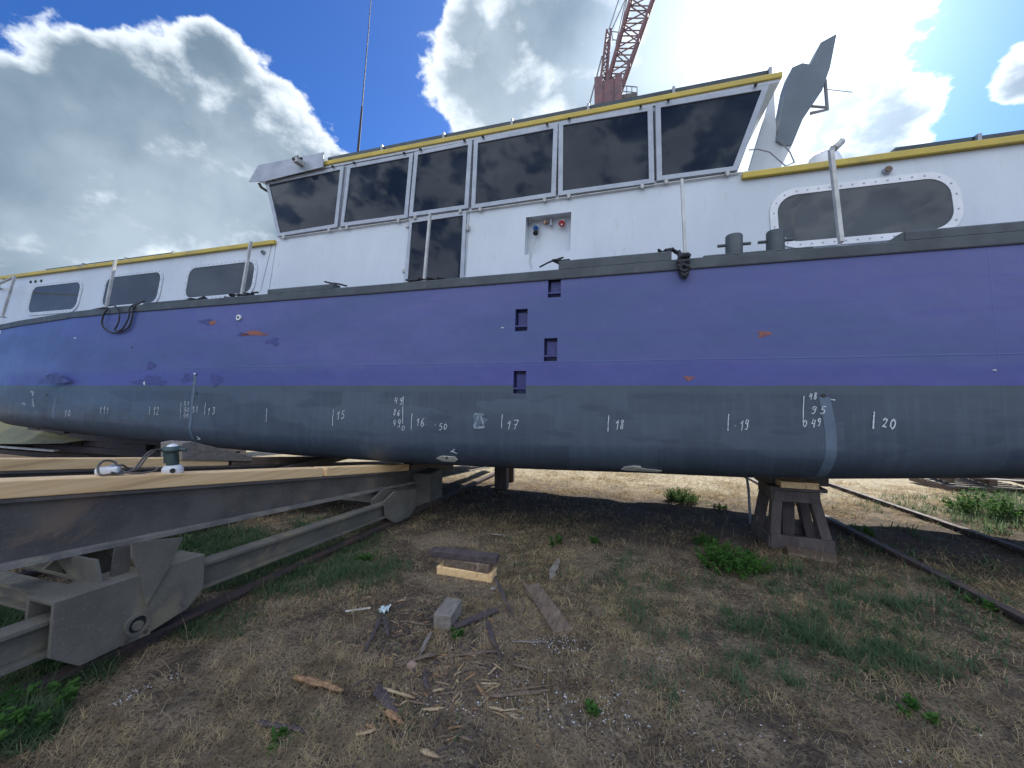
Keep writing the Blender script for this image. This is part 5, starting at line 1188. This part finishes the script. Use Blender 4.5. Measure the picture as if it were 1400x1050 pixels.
# fine slivers of bark and wood between the larger pieces
Vs, Fs, MI, off = [], [], [], 0
for k in range(700):
    px, py = random.gauss(610, 80), random.gauss(905, 55)
    if not (430 < px < 790 and 790 < py < 1035): continue
    c_ = gp(px, py, .006); a = random.uniform(0, math.pi); L = random.uniform(.015, .08); w = random.uniform(.003, .010); d = Vector((math.cos(a), math.sin(a), random.uniform(-.05, .12))); s2 = Vector((-math.sin(a), math.cos(a), 0))
    q = [c_-d*L/2-s2*w/2, c_+d*L/2-s2*w*.2, c_+d*L/2+s2*w*.2, c_-d*L/2+s2*w/2, c_+Vector((0, 0, w*.9)), c_+Vector((0, 0, w*.9))]
    Vs += [tuple(v) for v in q[:5]]; Fs += [(off, off+1, off+4, off+4), (off+1, off+2, off+4, off+4), (off+2, off+3, off+4, off+4), (off+3, off, off+4, off+4)]; MI += [random.choice((0, 0, 1, 1, 2, 3))]*4; off += 5
me = bpy.data.meshes.new('bark_slivers'); me.from_pydata(Vs, [], [f[:3] for f in Fs])
for mm in ('darktimber', 'oldtimber', 'splint', 'chip'): me.materials.append(M[mm])
me.polygons.foreach_set('material_index', MI); o = bpy.data.objects.new('bark_slivers', me); COL.objects.link(o); tag(o, 'fine bark and wood slivers strewn between the broken pieces', 'slivers', kind='stuff')
# bark crumbs and pebbles
x, y = scatter(70000, -4, 6, .4, 7); k = visible(x, y); x, y = x[k], y[k]; k = RNG.random(len(x)) < dist_keep(x, y, 1.6); x, y = x[k], y[k]; n = len(x)
s_ = RNG.uniform(.002, .008, n); an = RNG.uniform(0, 6.28, n); z = gz(x, y); asp = RNG.uniform(.3, 1, n)
co = [np.stack([x+s_*np.cos(an+q_*2.094)*1.0, y+s_*asp*np.sin(an+q_*2.094), z+.0005], 1) for q_ in range(3)]+[np.stack([x, y, z+s_*.7], 1)]
V = np.stack(co, 1).reshape(-1, 3); b_ = np.arange(n)[:, None]*4; F = np.concatenate([b_+np.array(t) for t in ((0, 1, 3), (1, 2, 3), (2, 0, 3))])
tag(npmesh('soil_crumbs', V, F, 'darktimber'), 'dark bark crumbs and soil clods over the yard', 'crumbs', kind='stuff')
# leafy weed clumps
def weed(px, py, rx, hgt, n, label, seed, leaf=.02):
    rg = np.random.default_rng(seed); c_ = gp(px, py); nst = max(5, n//28); V = []; F = []; MI = []
    m = MB()
    for s_ in range(nst):
        a = rg.uniform(0, 6.28); rr_ = rx*math.sqrt(rg.random()); bx, by = c_.x+rr_*math.cos(a)*.8, c_.y+rr_*math.sin(a)*.8; bz = gzf(bx, by)
        H = hgt*rg.uniform(.55, 1.1)*(1-.45*(rr_/rx)**2); tip = Vector((bx+rx*.35*math.cos(a)*rg.uniform(.2, 1), by+rx*.35*math.sin(a)*rg.uniform(.2, 1), bz+H)); b0_ = Vector((bx, by, bz))
        m.tube([b0_, b0_.lerp(tip, .5)+Vector((0, 0, .01)), tip], [.0025, .002, .001], 4, 0, False)
        for j in range(n//nst):
            t = rg.uniform(.15, 1); p = b0_.lerp(tip, t); an = rg.uniform(0, 6.28); el = rg.uniform(-.2, .9); d = Vector((math.cos(an)*math.cos(el), math.sin(an)*math.cos(el), math.sin(el))); sd_ = d.cross(Vector((rg.uniform(-.3, .3), rg.uniform(-.3, .3), 1))).normalized(); L = leaf*rg.uniform(.6, 1.4); w = L*.28
            m.add([p, p+d*L*.5+sd_*w, p+d*L-Vector((0, 0, L*.15)), p+d*L*.5-sd_*w], [(0, 1, 2, 3)], 0)
    tag(m.build('weed_clump', 'leaf', loc=tuple(c_)), label, 'weed')
weed(932, 686, .22, .20, 2600, 'bright green round weed clump on the edge of the sunlight under the hull', 1, .026)
weed(1000, 775, .28, .17, 3400, 'wide dark green weed clump in the shade left of the trestle', 2, .026)
weed(965, 745, .12, .10, 800, 'smaller weed clump joined to the left of the wide dark one', 3, .024)
weed(985, 697, .10, .08, 420, 'low pale weed on the sunlit ground right of the bright round clump', 4, .022)
weed(1345, 705, .35, .36, 1500, 'tall feathery weed on the sunlit ground at the right edge', 5, .045)
weed(18, 1000, .16, .12, 900, 'leafy grass tuft in the bottom left corner', 6, .03)
weed(500, 768, .05, .07, 120, 'small green tuft left of the timber stack', 7, .03)
weed(622, 872, .05, .035, 160, 'small bright weed right below the square off-cut', 8, .022)
weed(808, 970, .035, .035, 110, 'tiny bright weed alone right of the wood litter', 9, .022)
weed(1175, 730, .12, .10, 600, 'dark weed clump right behind the trestle foot', 10, .025)
weed(812, 742, .06, .07, 160, 'little shaded weed under the middle of the hull', 11, .025)
weed(378, 1018, .035, .03, 70, 'tiny weed below the lone dark stick', 12, .02)
weed(1250, 975, .07, .05, 160, 'low weed at the lower right', 13, .025)
weed(1340, 830, .08, .09, 220, 'weed beside the near right slipway rail', 14, .025)
weed(760, 745, .07, .10, 160, 'upright weed in the deep shade behind the grey bark piece', 15, .03)
for o in bpy.data.objects:
    if '_loc' in o: del o['_loc']
print('objects', len(bpy.data.objects))
